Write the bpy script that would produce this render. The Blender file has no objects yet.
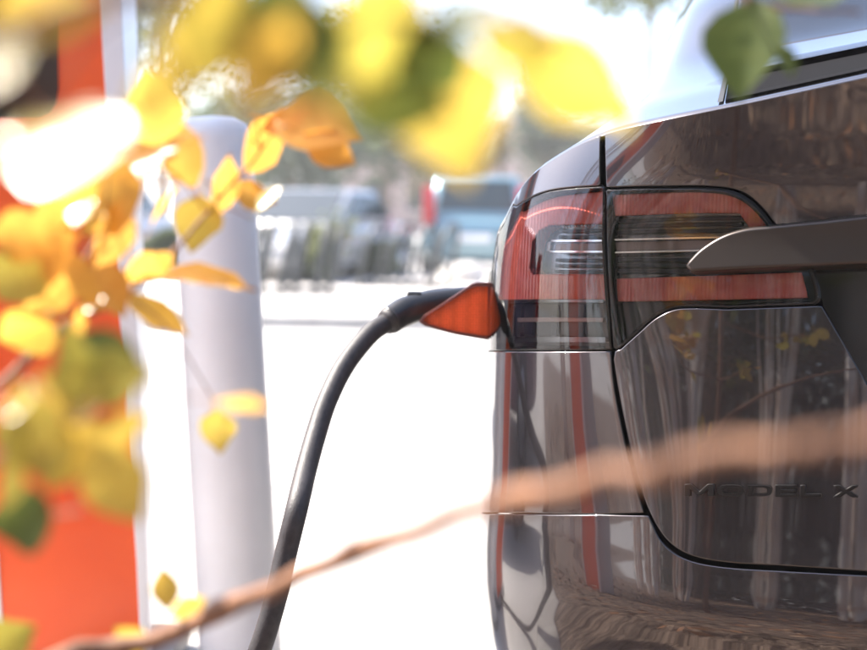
import bpy, bmesh, math, random
import numpy as np
from mathutils import Vector, Matrix, Euler
from mathutils.geometry import delaunay_2d_cdt

rnd = random.Random(11)
VEIL_DENSITY = 0.0022
R = math.radians
scene = bpy.context.scene
col = scene.collection

# ------------------------------------------------------------------ camera
FPX, CX, CY = 1300.0, 433.5, 325.0          # focal length and centre in photograph pixels (867 x 650)
PITCH, ROLL = R(5.06), R(0.9)
CAM_Z = 1.12
cam_d = bpy.data.cameras.new('camera')
cam = bpy.data.objects.new('camera', cam_d)
col.objects.link(cam)
cam_d.sensor_width = 36.0
cam_d.lens = 36.0 * FPX / 867.0
cam_d.clip_start = 0.02
cam_d.clip_end = 2000
CAM_M = Matrix.Translation((0, 0, CAM_Z)) @ Matrix.Rotation(R(90) - PITCH, 4, 'X') @ Matrix.Rotation(ROLL, 4, 'Z')
cam.matrix_world = CAM_M
cam_d.dof.use_dof = True
cam_d.dof.focus_distance = 1.97
cam_d.dof.aperture_fstop = 2.2
cam_d.dof.aperture_blades = 9
scene.camera = cam

# ------------------------------------------------------------------ sky, sun, exposure
SUN_EL, SUN_AZ = R(50), R(-68)               # azimuth measured from +Y towards +X
world = bpy.data.worlds.new('World')
scene.world = world
world.use_nodes = True
wn = world.node_tree.nodes
wl = world.node_tree.links
sky = wn.new('ShaderNodeTexSky')
sky.sky_type = 'NISHITA'
sky.sun_disc = False
sky.sun_elevation = SUN_EL
sky.sun_rotation = SUN_AZ
sky.dust_density = 2.0
sky.air_density = 0.7
sky.ozone_density = 0.4
bg = wn['Background']
bg.inputs['Strength'].default_value = 0.15
wl.new(sky.outputs[0], bg.inputs['Color'])
sun_dir = Vector((math.sin(SUN_AZ) * math.cos(SUN_EL), math.cos(SUN_AZ) * math.cos(SUN_EL), math.sin(SUN_EL)))
sun_d = bpy.data.lights.new('sun', 'SUN')
sun_d.energy = 4.4
sun_d.angle = R(0.5)
sun_d.color = (1.0, 0.93, 0.84)
sun = bpy.data.objects.new('sun', sun_d)
col.objects.link(sun)
sun.rotation_euler = (-sun_dir).to_track_quat('-Z', 'Y').to_euler()
scene.view_settings.view_transform = 'Standard'
scene.view_settings.look = 'None'
scene.view_settings.gamma = 1.0
scene.view_settings.exposure = 2.0
scene.cycles.max_bounces = 8
scene.cycles.volume_bounces = 0
scene.cycles.transparent_max_bounces = 16
scene.cycles.caustics_reflective = False
scene.cycles.caustics_refractive = False
scene.cycles.sample_clamp_indirect = 6.0

# ------------------------------------------------------------------ pixel helpers
CM = np.array(CAM_M)


def ray(px, py):
    d = np.array([(px - CX) / FPX, -(py - CY) / FPX, -1.0])
    return CM[:3, :3] @ d


def pixD(px, py, D):
    """world point seen at a pixel, D metres along the view axis"""
    return Vector(CM[:3, 3] + ray(px, py) * D)


def pixY(px, py, y):
    """world point seen at a pixel on the vertical plane at world y"""
    r = ray(px, py)
    return Vector(CM[:3, 3] + r * ((y - CM[1, 3]) / r[1]))


def pixG(px, py, z=0.0):
    r = ray(px, py)
    return Vector(CM[:3, 3] + r * ((z - CM[2, 3]) / r[2]))


CMI = np.linalg.inv(CM)


def proj(P):
    P = np.asarray(P, float)
    q = P @ CMI[:3, :3].T + CMI[:3, 3]
    D = -q[..., 2]
    return np.stack([CX + FPX * q[..., 0] / D, CY - FPX * q[..., 1] / D, D], -1)


def pchip(xs, ys):
    xs = np.asarray(xs, float)
    ys = np.asarray(ys, float)
    h = np.diff(xs)
    d = np.diff(ys) / h
    m = np.zeros_like(ys)
    m[0], m[-1] = d[0], d[-1]
    for i in range(1, len(xs) - 1):
        if d[i - 1] * d[i] > 0:
            w1, w2 = 2 * h[i] + h[i - 1], h[i] + 2 * h[i - 1]
            m[i] = (w1 + w2) / (w1 / d[i - 1] + w2 / d[i])

    def f(x):
        x = np.clip(np.asarray(x, float), xs[0], xs[-1])
        k = np.clip(np.searchsorted(xs, x) - 1, 0, len(xs) - 2)
        t = (x - xs[k]) / h[k]
        return ((1 + 2 * t) * (1 - t) ** 2 * ys[k] + t * (1 - t) ** 2 * h[k] * m[k]
                + t * t * (3 - 2 * t) * ys[k + 1] + t * t * (t - 1) * h[k] * m[k + 1])
    return f


def sstep(a, b, x):
    t = np.clip((np.asarray(x, float) - a) / (b - a), 0, 1)
    return t * t * (3 - 2 * t)


# ------------------------------------------------------------------ materials
MATS = {}


def principled(name, color, rough=0.5, metal=0.0, spec=0.5, coat=0.0, coat_rough=0.03, **kw):
    m = bpy.data.materials.new(name)
    m.use_nodes = True
    b = m.node_tree.nodes['Principled BSDF']
    b.inputs['Base Color'].default_value = (*color, 1)
    b.inputs['Roughness'].default_value = rough
    b.inputs['Metallic'].default_value = metal
    b.inputs['Specular IOR Level'].default_value = spec
    b.inputs['Coat Weight'].default_value = coat
    b.inputs['Coat Roughness'].default_value = coat_rough
    for k, v in kw.items():
        b.inputs[k].default_value = v
    MATS[name] = m
    return m


def noise_color(m, scale, c1, c2, detail=4.0, lo=0.35, hi=0.65, bump=0.0, bump_scale=None, bump_dist=0.01, coord='Object', rough=None):
    nt = m.node_tree
    n, l = nt.nodes, nt.links
    b = n['Principled BSDF']
    tc = n.new('ShaderNodeTexCoord')
    no = n.new('ShaderNodeTexNoise')
    no.inputs['Scale'].default_value = scale
    no.inputs['Detail'].default_value = detail
    l.new(tc.outputs[coord], no.inputs['Vector'])
    cr = n.new('ShaderNodeValToRGB')
    cr.color_ramp.elements[0].position = lo
    cr.color_ramp.elements[1].position = hi
    cr.color_ramp.elements[0].color = (*c1, 1)
    cr.color_ramp.elements[1].color = (*c2, 1)
    l.new(no.outputs['Fac'], cr.inputs['Fac'])
    l.new(cr.outputs['Color'], b.inputs['Base Color'])
    if rough:
        mr = n.new('ShaderNodeMapRange')
        mr.inputs['To Min'].default_value = rough[0]
        mr.inputs['To Max'].default_value = rough[1]
        l.new(no.outputs['Fac'], mr.inputs['Value'])
        l.new(mr.outputs[0], b.inputs['Roughness'])
    if bump:
        n2 = n.new('ShaderNodeTexNoise')
        n2.inputs['Scale'].default_value = bump_scale or scale * 4
        n2.inputs['Detail'].default_value = 6
        l.new(tc.outputs[coord], n2.inputs['Vector'])
        bp = n.new('ShaderNodeBump')
        bp.inputs['Strength'].default_value = bump
        bp.inputs['Distance'].default_value = bump_dist
        l.new(n2.outputs['Fac'], bp.inputs['Height'])
        l.new(bp.outputs['Normal'], b.inputs['Normal'])
    return m


# car paint: metallic flakes under clear coat
m_paint = principled('car_paint', (0.06, 0.05, 0.05), 0.2, 0.85, 0.5, 1.0, 0.008, **{'Coat IOR': 1.72})
noise_color(m_paint, 2600, (0.05, 0.0455, 0.051), (0.08, 0.073, 0.081), 1.0, 0.3, 0.7)
m_black_gloss = principled('gloss_black_trim', (0.012, 0.012, 0.013), 0.12, 0.0, 0.5)
m_black_matte = principled('black_rubber', (0.016, 0.016, 0.017), 0.6)
m_gap = principled('dull_black', (0.01, 0.01, 0.011), 0.95, 0.0, 0.03)
m_shell = principled('inner_shell', (0.01, 0.01, 0.01), 0.8)
m_satin = principled('satin_dark_trim', (0.07, 0.058, 0.052), 0.34, 0.7, 0.5)
noise_color(m_satin, 3000, (0.066, 0.055, 0.05), (0.076, 0.063, 0.056), 1.0)
m_chrome = principled('chrome', (0.82, 0.8, 0.78), 0.14, 1.0)
m_badge = principled('badge_dark_chrome', (0.02, 0.018, 0.018), 0.4, 0.6)
m_darkglass = principled('tinted_glass', (0.006, 0.007, 0.008), 0.03, 0.0, 0.6)
m_housing = principled('lamp_housing', (0.022, 0.024, 0.027), 0.3, 0.3)
m_silverplast = principled('lamp_reflector', (0.15, 0.16, 0.175), 0.2, 0.9)
m_guide = principled('light_guide', (0.34, 0.25, 0.22), 0.25, 0.2)
m_lampred = principled('lamp_red_plastic', (0.52, 0.05, 0.028), 0.22, 0.0, 0.6, **{'Coat Weight': 0.5})
noise_color(m_lampred, 40, (0.86, 0.16, 0.12), (0.92, 0.22, 0.17), 2)
_n, _l = m_lampred.node_tree.nodes, m_lampred.node_tree.links
_tc = _n.new('ShaderNodeTexCoord')
_wv = _n.new('ShaderNodeTexWave')
_wv.bands_direction = 'X'
_wv.inputs['Scale'].default_value = 55
_l.new(_tc.outputs['Object'], _wv.inputs['Vector'])
_bp = _n.new('ShaderNodeBump')
_bp.inputs['Strength'].default_value = 0.5
_bp.inputs['Distance'].default_value = 0.002
_l.new(_wv.outputs['Fac'], _bp.inputs['Height'])
_l.new(_bp.outputs['Normal'], _n['Principled BSDF'].inputs['Normal'])


def lens_material():
    m = bpy.data.materials.new('clear_lens')
    m.use_nodes = True
    n, l = m.node_tree.nodes, m.node_tree.links
    n.remove(n['Principled BSDF'])
    tr = n.new('ShaderNodeBsdfTransparent')
    tr.inputs['Color'].default_value = (0.96, 0.95, 0.95, 1)
    gl = n.new('ShaderNodeBsdfGlossy')
    gl.inputs['Roughness'].default_value = 0.01
    fr = n.new('ShaderNodeFresnel')
    fr.inputs['IOR'].default_value = 1.62
    mx = n.new('ShaderNodeMixShader')
    l.new(fr.outputs[0], mx.inputs[0])
    l.new(tr.outputs[0], mx.inputs[1])
    l.new(gl.outputs[0], mx.inputs[2])
    l.new(mx.outputs[0], n['Material Output'].inputs['Surface'])
    return m


m_lens = lens_material()


def translucent(name, c_diff, c_trans, gloss=0.25, rough=0.35, fac=0.5, noise=None, pattern=None):
    m = bpy.data.materials.new(name)
    m.use_nodes = True
    n, l = m.node_tree.nodes, m.node_tree.links
    b = n['Principled BSDF']
    b.inputs['Roughness'].default_value = rough
    b.inputs['Specular IOR Level'].default_value = gloss
    tl = n.new('ShaderNodeBsdfTranslucent')
    mx = n.new('ShaderNodeMixShader')
    mx.inputs[0].default_value = fac
    l.new(b.outputs[0], mx.inputs[1])
    l.new(tl.outputs[0], mx.inputs[2])
    l.new(mx.outputs[0], n['Material Output'].inputs['Surface'])
    if noise:
        scale, alt_d, alt_t = noise
        tc = n.new('ShaderNodeTexCoord')
        no = n.new('ShaderNodeTexNoise')
        no.inputs['Scale'].default_value = scale
        l.new(tc.outputs['Object'], no.inputs['Vector'])
        oi = n.new('ShaderNodeObjectInfo')
        ad = n.new('ShaderNodeMath')
        ad.operation = 'MULTIPLY_ADD'
        ad.inputs[1].default_value = 0.5
        l.new(oi.outputs['Random'], ad.inputs[0])
        l.new(no.outputs['Fac'], ad.inputs[2])
        for (c0, c1, sock) in ((c_diff, alt_d, b.inputs['Base Color']), (c_trans, alt_t, tl.inputs['Color'])):
            cr = n.new('ShaderNodeValToRGB')
            cr.color_ramp.elements[0].position = 0.45
            cr.color_ramp.elements[1].position = 1.0
            cr.color_ramp.elements[0].color = (*c0, 1)
            cr.color_ramp.elements[1].color = (*c1, 1)
            l.new(ad.outputs[0], cr.inputs['Fac'])
            l.new(cr.outputs['Color'], sock)
    else:
        b.inputs['Base Color'].default_value = (*c_diff, 1)
        tl.inputs['Color'].default_value = (*c_trans, 1)
    if pattern:
        tc = n.new('ShaderNodeTexCoord')
        vo = n.new('ShaderNodeTexVoronoi')
        vo.inputs['Scale'].default_value = pattern
        vo.inputs['Randomness'].default_value = 0.15
        l.new(tc.outputs['Object'], vo.inputs['Vector'])
        bp = n.new('ShaderNodeBump')
        bp.inputs['Strength'].default_value = 0.9
        bp.inputs['Distance'].default_value = 0.002
        l.new(vo.outputs['Distance'], bp.inputs['Height'])
        l.new(bp.outputs['Normal'], b.inputs['Normal'])
        mr = n.new('ShaderNodeMapRange')
        mr.inputs['From Max'].default_value = 0.6
        mr.inputs['To Min'].default_value = 1.2
        mr.inputs['To Max'].default_value = 0.72
        l.new(vo.outputs['Distance'], mr.inputs['Value'])
        for c0, sock in ((c_diff, b.inputs['Base Color']), (c_trans, tl.inputs['Color'])):
            vm = n.new('ShaderNodeVectorMath')
            vm.operation = 'SCALE'
            vm.inputs[0].default_value = c0
            l.new(mr.outputs[0], vm.inputs['Scale'])
            l.new(vm.outputs[0], sock)
    return m


m_reflector = translucent('red_reflector', (0.9, 0.2, 0.08), (0.98, 0.32, 0.1), 0.4, 0.25, 0.5, pattern=210)
m_flap_edge = principled('flap_edge', (0.16, 0.05, 0.04), 0.3)

m_leaf = {
    'yellow': translucent('leaf_yellow', (0.46, 0.34, 0.06), (0.74, 0.56, 0.10), 0.35, 0.3, 0.62, noise=(14, (0.48, 0.28, 0.05), (0.72, 0.44, 0.07))),
    'orange': translucent('leaf_orange', (0.48, 0.26, 0.05), (0.72, 0.42, 0.08), 0.35, 0.3, 0.62, noise=(14, (0.44, 0.2, 0.04), (0.64, 0.3, 0.05))),
    'lime': translucent('leaf_lime', (0.34, 0.33, 0.06), (0.58, 0.57, 0.10), 0.35, 0.3, 0.62, noise=(12, (0.36, 0.28, 0.05), (0.42, 0.31, 0.05))),
    'green': translucent('leaf_green', (0.08, 0.105, 0.03), (0.13, 0.17, 0.04), 0.35, 0.35, 0.5, noise=(12, (0.11, 0.12, 0.025), (0.15, 0.17, 0.03))),
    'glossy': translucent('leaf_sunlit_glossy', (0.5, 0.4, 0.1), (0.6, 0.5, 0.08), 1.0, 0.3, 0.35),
}
m_twig = principled('twig_bark', (0.2, 0.1, 0.055), 0.7)
noise_color(m_twig, 60, (0.15, 0.07, 0.038), (0.3, 0.14, 0.07), bump=0.4)
m_bark = principled('bark', (0.16, 0.12, 0.09), 0.85)
noise_color(m_bark, 9, (0.09, 0.065, 0.045), (0.24, 0.18, 0.13), 6, bump=0.6, bump_dist=0.02)
m_palebark = principled('pale_bark', (0.5, 0.4, 0.31), 0.7)
noise_color(m_palebark, 3, (0.62, 0.4, 0.28), (0.84, 0.78, 0.73), 5, 0.35, 0.55, bump=0.2)
m_fol = []
for i, (a, b_) in enumerate((((0.06, 0.085, 0.04), (0.14, 0.18, 0.07)), ((0.09, 0.11, 0.05), (0.2, 0.22, 0.09)),
                             ((0.07, 0.09, 0.065), (0.15, 0.18, 0.11)), ((0.15, 0.12, 0.07), (0.27, 0.2, 0.11)))):
    m_fol.append(translucent('foliage_%d' % i, a, b_, 0.3, 0.5, 0.4))

m_concrete = principled('pale_concrete', (0.45, 0.43, 0.41), 0.85)
noise_color(m_concrete, 0.9, (0.36, 0.345, 0.33), (0.5, 0.48, 0.455), 8, 0.3, 0.7, bump=0.25, bump_scale=60, bump_dist=0.004)
m_kerb = principled('kerb_concrete', (0.4, 0.38, 0.36), 0.85)
noise_color(m_kerb, 6, (0.33, 0.31, 0.29), (0.45, 0.43, 0.4), 6, bump=0.3)
m_walk = principled('walkway_concrete', (0.5, 0.47, 0.44), 0.85)
noise_color(m_walk, 3, (0.42, 0.39, 0.36), (0.55, 0.52, 0.49), 6, bump=0.2)
m_mulch = principled('bark_mulch', (0.12, 0.075, 0.05), 0.95)
noise_color(m_mulch, 28, (0.06, 0.042, 0.034), (0.3, 0.22, 0.17), 8, 0.32, 0.68, bump=1.0, bump_scale=30, bump_dist=0.05)
m_white = principled('white_powder_coat', (0.78, 0.77, 0.79), 0.38)
noise_color(m_white, 5, (0.82, 0.80, 0.79), (0.89, 0.87, 0.86), 5, rough=(0.3, 0.5))
m_chargered = principled('red_gloss_panel', (0.62, 0.06, 0.018), 0.2, 0.0, 0.25)
noise_color(m_chargered, 3, (0.8, 0.1, 0.025), (0.86, 0.125, 0.03), 6, rough=(0.12, 0.3))
m_cable = principled('cable_rubber', (0.035, 0.032, 0.034), 0.5, 0, 0.4)
noise_color(m_cable, 90, (0.03, 0.028, 0.03), (0.045, 0.041, 0.043), 4, bump=.15)
m_handle = principled('connector_plastic', (0.02, 0.02, 0.021), 0.28)
m_steel = principled('steel', (0.5, 0.5, 0.5), 0.35, 1.0)


# ------------------------------------------------------------------ object helpers
def link(o, parent=None):
    col.objects.link(o)
    if parent is not None:
        o.parent = parent
    return o


def mesh_obj(name, verts, faces, mat=None, parent=None, smooth=True, normals=None):
    me = bpy.data.meshes.new(name)
    me.from_pydata([tuple(map(float, v)) for v in verts], [], [tuple(map(int, f)) for f in faces])
    if smooth:
        me.polygons.foreach_set('use_smooth', [True] * len(me.polygons))
    me.update()
    if normals is not None:
        me.normals_split_custom_set_from_vertices([tuple(map(float, n)) for n in normals])
    if mat:
        me.materials.append(mat)
    return link(bpy.data.objects.new(name, me), parent)


def tag(o, label=None, cat=None, group=None, kind=None):
    if label:
        o['label'] = label
    if cat:
        o['category'] = cat
    if group:
        o['group'] = group
    if kind:
        o['kind'] = kind
    return o


def thing(name, label, cat, loc=(0, 0, 0), rz=0.0, group=None):
    o = bpy.data.objects.new(name, None)
    o.empty_display_size = 0.1
    col.objects.link(o)
    o.location = loc
    o.rotation_euler = (0, 0, rz)
    return tag(o, label, cat, group)


class MB:
    def __init__(self):
        self.v, self.f = [], []

    def add(self, vs, fs):
        b = len(self.v)
        self.v += [tuple(v) for v in vs]
        self.f += [tuple(i + b for i in f) for f in fs]
        return self

    def box(self, x0, x1, y0, y1, z0, z1):
        return self.add([(x0, y0, z0), (x1, y0, z0), (x1, y1, z0), (x0, y1, z0), (x0, y0, z1), (x1, y0, z1), (x1, y1, z1), (x0, y1, z1)],
                        [(0, 3, 2, 1), (4, 5, 6, 7), (0, 1, 5, 4), (1, 2, 6, 5), (2, 3, 7, 6), (3, 0, 4, 7)])

    def tube(self, pts, radii, seg=12, caps=True):
        pts = [Vector(p) for p in pts]
        if not hasattr(radii, '__len__'):
            radii = [radii] * len(pts)
        rings = []
        t0 = (pts[1] - pts[0]).normalized()
        ref = Vector((0, 0, 1)) if abs(t0.z) < 0.9 else Vector((0, 1, 0))
        nrm = (ref - t0 * ref.dot(t0)).normalized()
        base = len(self.v)
        for i, p in enumerate(pts):
            a = pts[max(i - 1, 0)]
            b = pts[min(i + 1, len(pts) - 1)]
            t = (b - a).normalized()
            nrm = (nrm - t * nrm.dot(t)).normalized()
            bn = t.cross(nrm)
            for k in range(seg):
                an = 2 * math.pi * k / seg
                self.v.append(tuple(p + (nrm * math.cos(an) + bn * math.sin(an)) * radii[i]))
        for i in range(len(pts) - 1):
            for k in range(seg):
                a = base + i * seg + k
                b = base + i * seg + (k + 1) % seg
                self.f.append((a, b, b + seg, a + seg))
        if caps:
            self.f.append(tuple(base + k for k in reversed(range(seg))))
            self.f.append(tuple(base + (len(pts) - 1) * seg + k for k in range(seg)))
        return self

    def build(self, name, mat, parent=None, smooth=False, bevel=0.0):
        o = mesh_obj(name, self.v, self.f, mat, parent, smooth)
        if bevel:
            m = o.modifiers.new('bevel', 'BEVEL')
            m.width = bevel
            m.segments = 3
            m.limit_method = 'ANGLE'
            m.harden_normals = False
            o.data.polygons.foreach_set('use_smooth', [True] * len(o.data.polygons))
        return o


def spline(pts, n=8):
    pts = [Vector(p) for p in pts]
    out = []
    P = [pts[0] * 2 - pts[1]] + pts + [pts[-1] * 2 - pts[-2]]
    for i in range(1, len(P) - 2):
        for k in range(n):
            t = k / n
            a, b, c, d = P[i - 1], P[i], P[i + 1], P[i + 2]
            out.append(0.5 * ((2 * b) + (c - a) * t + (2 * a - 5 * b + 4 * c - d) * t * t + (3 * b - a - 3 * c + d) * t ** 3))
    out.append(pts[-1])
    return out


def copy_tree(o, parent=None):
    c = o.copy()
    col.objects.link(c)
    c.parent = parent
    for ch in list(o.children):
        copy_tree(ch, c)
    return c


# ================================================================== GROUND
g = mesh_obj('ground', [(-300, -150, 0), (300, -150, 0), (300, 500, 0), (-300, 500, 0)], [(0, 1, 2, 3)], m_concrete, smooth=False)
tag(g, 'pale sunlit concrete of the car park', None, None, 'structure')
m_joint = principled('joint_sealant', (0.17, 0.16, 0.155), 0.9)
for (x0_, x1_, y0_, y1_) in ((-40, 40, 5.1, 5.118), (-40, 40, 8.6, 8.618), (-4.2, -4.182, 2.1, 11.9), (3.9, 3.918, 2.1, 11.9)):
    jz = .004 if x1_ - x0_ > 1 else .006
    tag(mesh_obj('slab_joint', [(x0_, y0_, jz), (x1_, y0_, jz), (x1_, y1_, jz), (x0_, y1_, jz)], [(0, 1, 2, 3)], m_joint, smooth=False), 'thin sealed joint between concrete slabs', None, None, 'structure')
# planting bed the camera stands in, behind the parked car (it shows in the paint)
xs = np.linspace(-9, 9, 91)
ys = np.linspace(-9, 1.94, 66)
bv, bf = [], []
for j, y in enumerate(ys):
    for i, x in enumerate(xs):
        e = min(1, (1.94 - y) / 0.3, (y + 9) / 0.3)
        bv.append((x, y, 0.06 + e * (0.05 + 0.03 * math.sin(x * 2.1 + y) + 0.03 * math.sin(x * 0.9 - y * 1.7) + rnd.uniform(0, 0.02))))
for j in range(len(ys) - 1):
    for i in range(len(xs) - 1):
        a = j * len(xs) + i
        bf.append((a, a + 1, a + 1 + len(xs), a + len(xs)))
tag(mesh_obj('planting_bed', bv, bf, m_mulch), 'bed of brown bark mulch behind the parked car', None, None, 'structure')
kb = tag(MB().box(-9, 9, 1.944, 2.08, -0.05, 0.125).build('bed_kerb', m_kerb, bevel=0.015), 'pale kerb edging the mulch bed', None, None, 'structure')

# far side of the lane: kerb and walkway
KY = 12.0
tag(MB().box(-40, 40, KY, KY + 0.16, -0.05, 0.13).build('far_kerb', m_kerb, bevel=0.015), 'concrete kerb across the lane', None, None, 'structure')
tag(MB().box(-40, 40, KY + 0.163, KY + 8.5, -0.05, 0.122).build('walkway', m_walk), 'pale walkway island beyond the kerb', None, None, 'structure')

# ================================================================== THE CHARGING CAR
YAW = R(-10.5)
# plan curve of the body at mid height: arc length u from the rear centre towards the left side and round to the nose
U_K = [0.0, 0.30, 0.60, 0.78, 0.90, 1.00, 1.10, 1.25, 1.8, 3.0, 4.6, 5.0, 5.4, 5.9, 6.3]
T_K = [0.0, 6.0, 13.0, 24.0, 42.0, 62.0, 77.0, 85.5, 89.0, 90.0, 93.0, 105., 140., 172., 180.]
th_f = pchip(U_K, T_K)
NU = 6400
UU = np.linspace(0, 6.3, NU)
TH = np.radians(th_f(UU))
PX = -np.concatenate([[0], np.cumsum((np.cos(TH[1:]) + np.cos(TH[:-1])) / 2 * np.diff(UU))])
PYY = np.concatenate([[0], np.cumsum((np.sin(TH[1:]) + np.sin(TH[:-1])) / 2 * np.diff(UU))])
UEND = UU[int(np.argmin(np.abs(PX[3500:])) + 3500)]     # where the nose meets the centre line

Z_K = [0.18, 0.30, 0.40, 0.48, 0.525, 0.60, 0.66, 0.78, 0.90, 1.02, 1.10, 1.16, 1.22, 1.27, 1.32, 1.40]
off_rear = pchip(Z_K, [-.22, -.10, -.035, .012, .030, .021, .013, .001, -.009, -.024, -.034, -.030, -.018, -.004, .012, .036])
off_corn = pchip(Z_K, [-.10, -.035, -.004, .006, .007, .004, .000, .000, -.001, -.006, -.016, -.029, -.046, -.064, -.085, -.12])
off_side = pchip(Z_K, [-.09, -.05, -.025, -.01, 0.0, .005, .005, .004, .000, -.015, -.030, -.055, -.09, -.12, -.15, -.20])


def S(u, z):
    """left half of the body skin in car coordinates; negative u is the right half"""
    u = np.asarray(u, float)
    z = np.asarray(z, float)
    au = np.abs(u)
    x = np.interp(au, UU, PX)
    y = np.interp(au, UU, PYY)
    th = np.radians(th_f(au))
    nx, ny = -np.sin(th), -np.cos(th)
    wc = sstep(0.60, 0.92, au)
    ws = sstep(1.05, 1.5, au)
    off = off_rear(z) * (1 - wc) + wc * (off_corn(z) * (1 - ws) + off_side(z) * ws)
    x = x + nx * off
    y = y + ny * off
    x = np.where(u < 0, -x, x)
    return np.stack([x, y, z + 0 * x], -1)


def Sn(u, z):
    e = 2e-3
    a = S(u + e, z) - S(u - e, z)
    b = S(u, z + e) - S(u, z - e)
    n = np.cross(b, a)
    return n / np.linalg.norm(n, axis=-1, keepdims=True)


cz, sz = math.cos(YAW), math.sin(YAW)
RZ = np.array([[cz, -sz, 0], [sz, cz, 0], [0, 0, 1]])
O_W = np.array([0.99, 1.70, 0.0])


def to_world(P):
    return np.asarray(P) @ RZ.T + O_W


# put the car where the gap between the two lamp halves (u .765) and the rear corner stand in the picture
for _ in range(6):
    us = np.linspace(0.75, 1.3, 300)
    pr = proj(to_world(S(us, 0.89 + 0 * us)))
    err = 487.0 - pr[:, 0].min()
    gp = proj(to_world(S(np.array([0.755]), np.array([1.03]))))[0]
    O_W[0] += err / 655.0
    O_W[1] += (2.0 - gp[2])

LIP = np.array([(500, 226), (509, 209), (513, 200), (520, 188), (529, 176), (543, 164), (560, 153.5), (580, 142), (600, 132.5), (650, 121), (720, 107), (790, 92), (867, 75), (1100, 40)], float)
zk_u = [.4, .5, .6, .7, .765, .85, .9, .95, 1.0, 1.05, 1.1]
zk_z = []
for u_ in zk_u:
    z_ = 1.25
    for _ in range(60):
        q_ = proj(to_world(S(np.array(u_), np.array(z_))))
        z_ += float(q_[1] - np.interp(q_[0], LIP[:, 0], LIP[:, 1])) / 900.0
    zk_z.append(z_)
ZTK = pchip([0, .25] + zk_u + [1.18, 1.3, 1.6, 3.0, 4.4, 5.2, 6.3], [zk_z[0] + .05, zk_z[0] + .03] + zk_z + [zk_z[-1] - .012, zk_z[-1] - .012, zk_z[-1], 1.10, 1.02, 0.88, 0.86])


def zt(u):
    return ZTK(np.abs(u))


def inv(px, py):
    """(u, z) on the body skin seen at a photograph pixel"""
    best = inv.best
    d = (best[1][:, 0] - px) ** 2 + (best[1][:, 1] - py) ** 2
    i = int(np.argmin(d))
    uz = best[0][i].copy()
    for _ in range(12):
        e = 1e-4
        q = proj(to_world(S(np.array([uz[0], uz[0] + e, uz[0]]), np.array([uz[1], uz[1], uz[1] + e]))))[:, :2]
        J = np.stack([(q[1] - q[0]) / e, (q[2] - q[0]) / e], 1)
        r = np.array([px, py]) - q[0]
        try:
            st = np.linalg.solve(J, r)
        except np.linalg.LinAlgError:
            break
        st = np.clip(st, -0.03, 0.03)
        uz += st
        if np.abs(r).max() < 0.01:
            break
    return (float(uz[0]), float(uz[1]))


gu, gz = np.meshgrid(np.linspace(0.1, 1.02, 120), np.linspace(0.2, 1.36, 150))
gu, gz = gu.ravel(), gz.ravel()
inv.best = (np.stack([gu, gz], 1), proj(to_world(S(gu, gz)))[:, :2])


def PXS(*pts):
    return [inv(*p) for p in pts]


def resample(poly, step, closed=True):
    out = []
    n = len(poly)
    for i in range(n if closed else n - 1):
        a = np.array(poly[i])
        b = np.array(poly[(i + 1) % n])
        k = max(1, int(math.ceil(np.linalg.norm(b - a) / step)))
        for j in range(k):
            out.append(a + (b - a) * j / k)
    if not closed:
        out.append(np.array(poly[-1]))
    return out


def smooth_poly(pts, n=6):
    """open Catmull-Rom through 2D points"""
    return [(p.x, p.y) for p in spline([(a, b, 0) for a, b in pts], n)]


def inside(poly, pts):
    x, y = pts[:, 0], pts[:, 1]
    r = np.zeros(len(pts), bool)
    n = len(poly)
    for i in range(n):
        x1, y1 = poly[i]
        x2, y2 = poly[(i + 1) % n]
        c = ((y1 > y) != (y2 > y))
        with np.errstate(divide='ignore', invalid='ignore'):
            xi = (x2 - x1) * (y - y1) / (y2 - y1 + 1e-15) + x1
        r ^= c & (x < xi)
    return r


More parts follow.
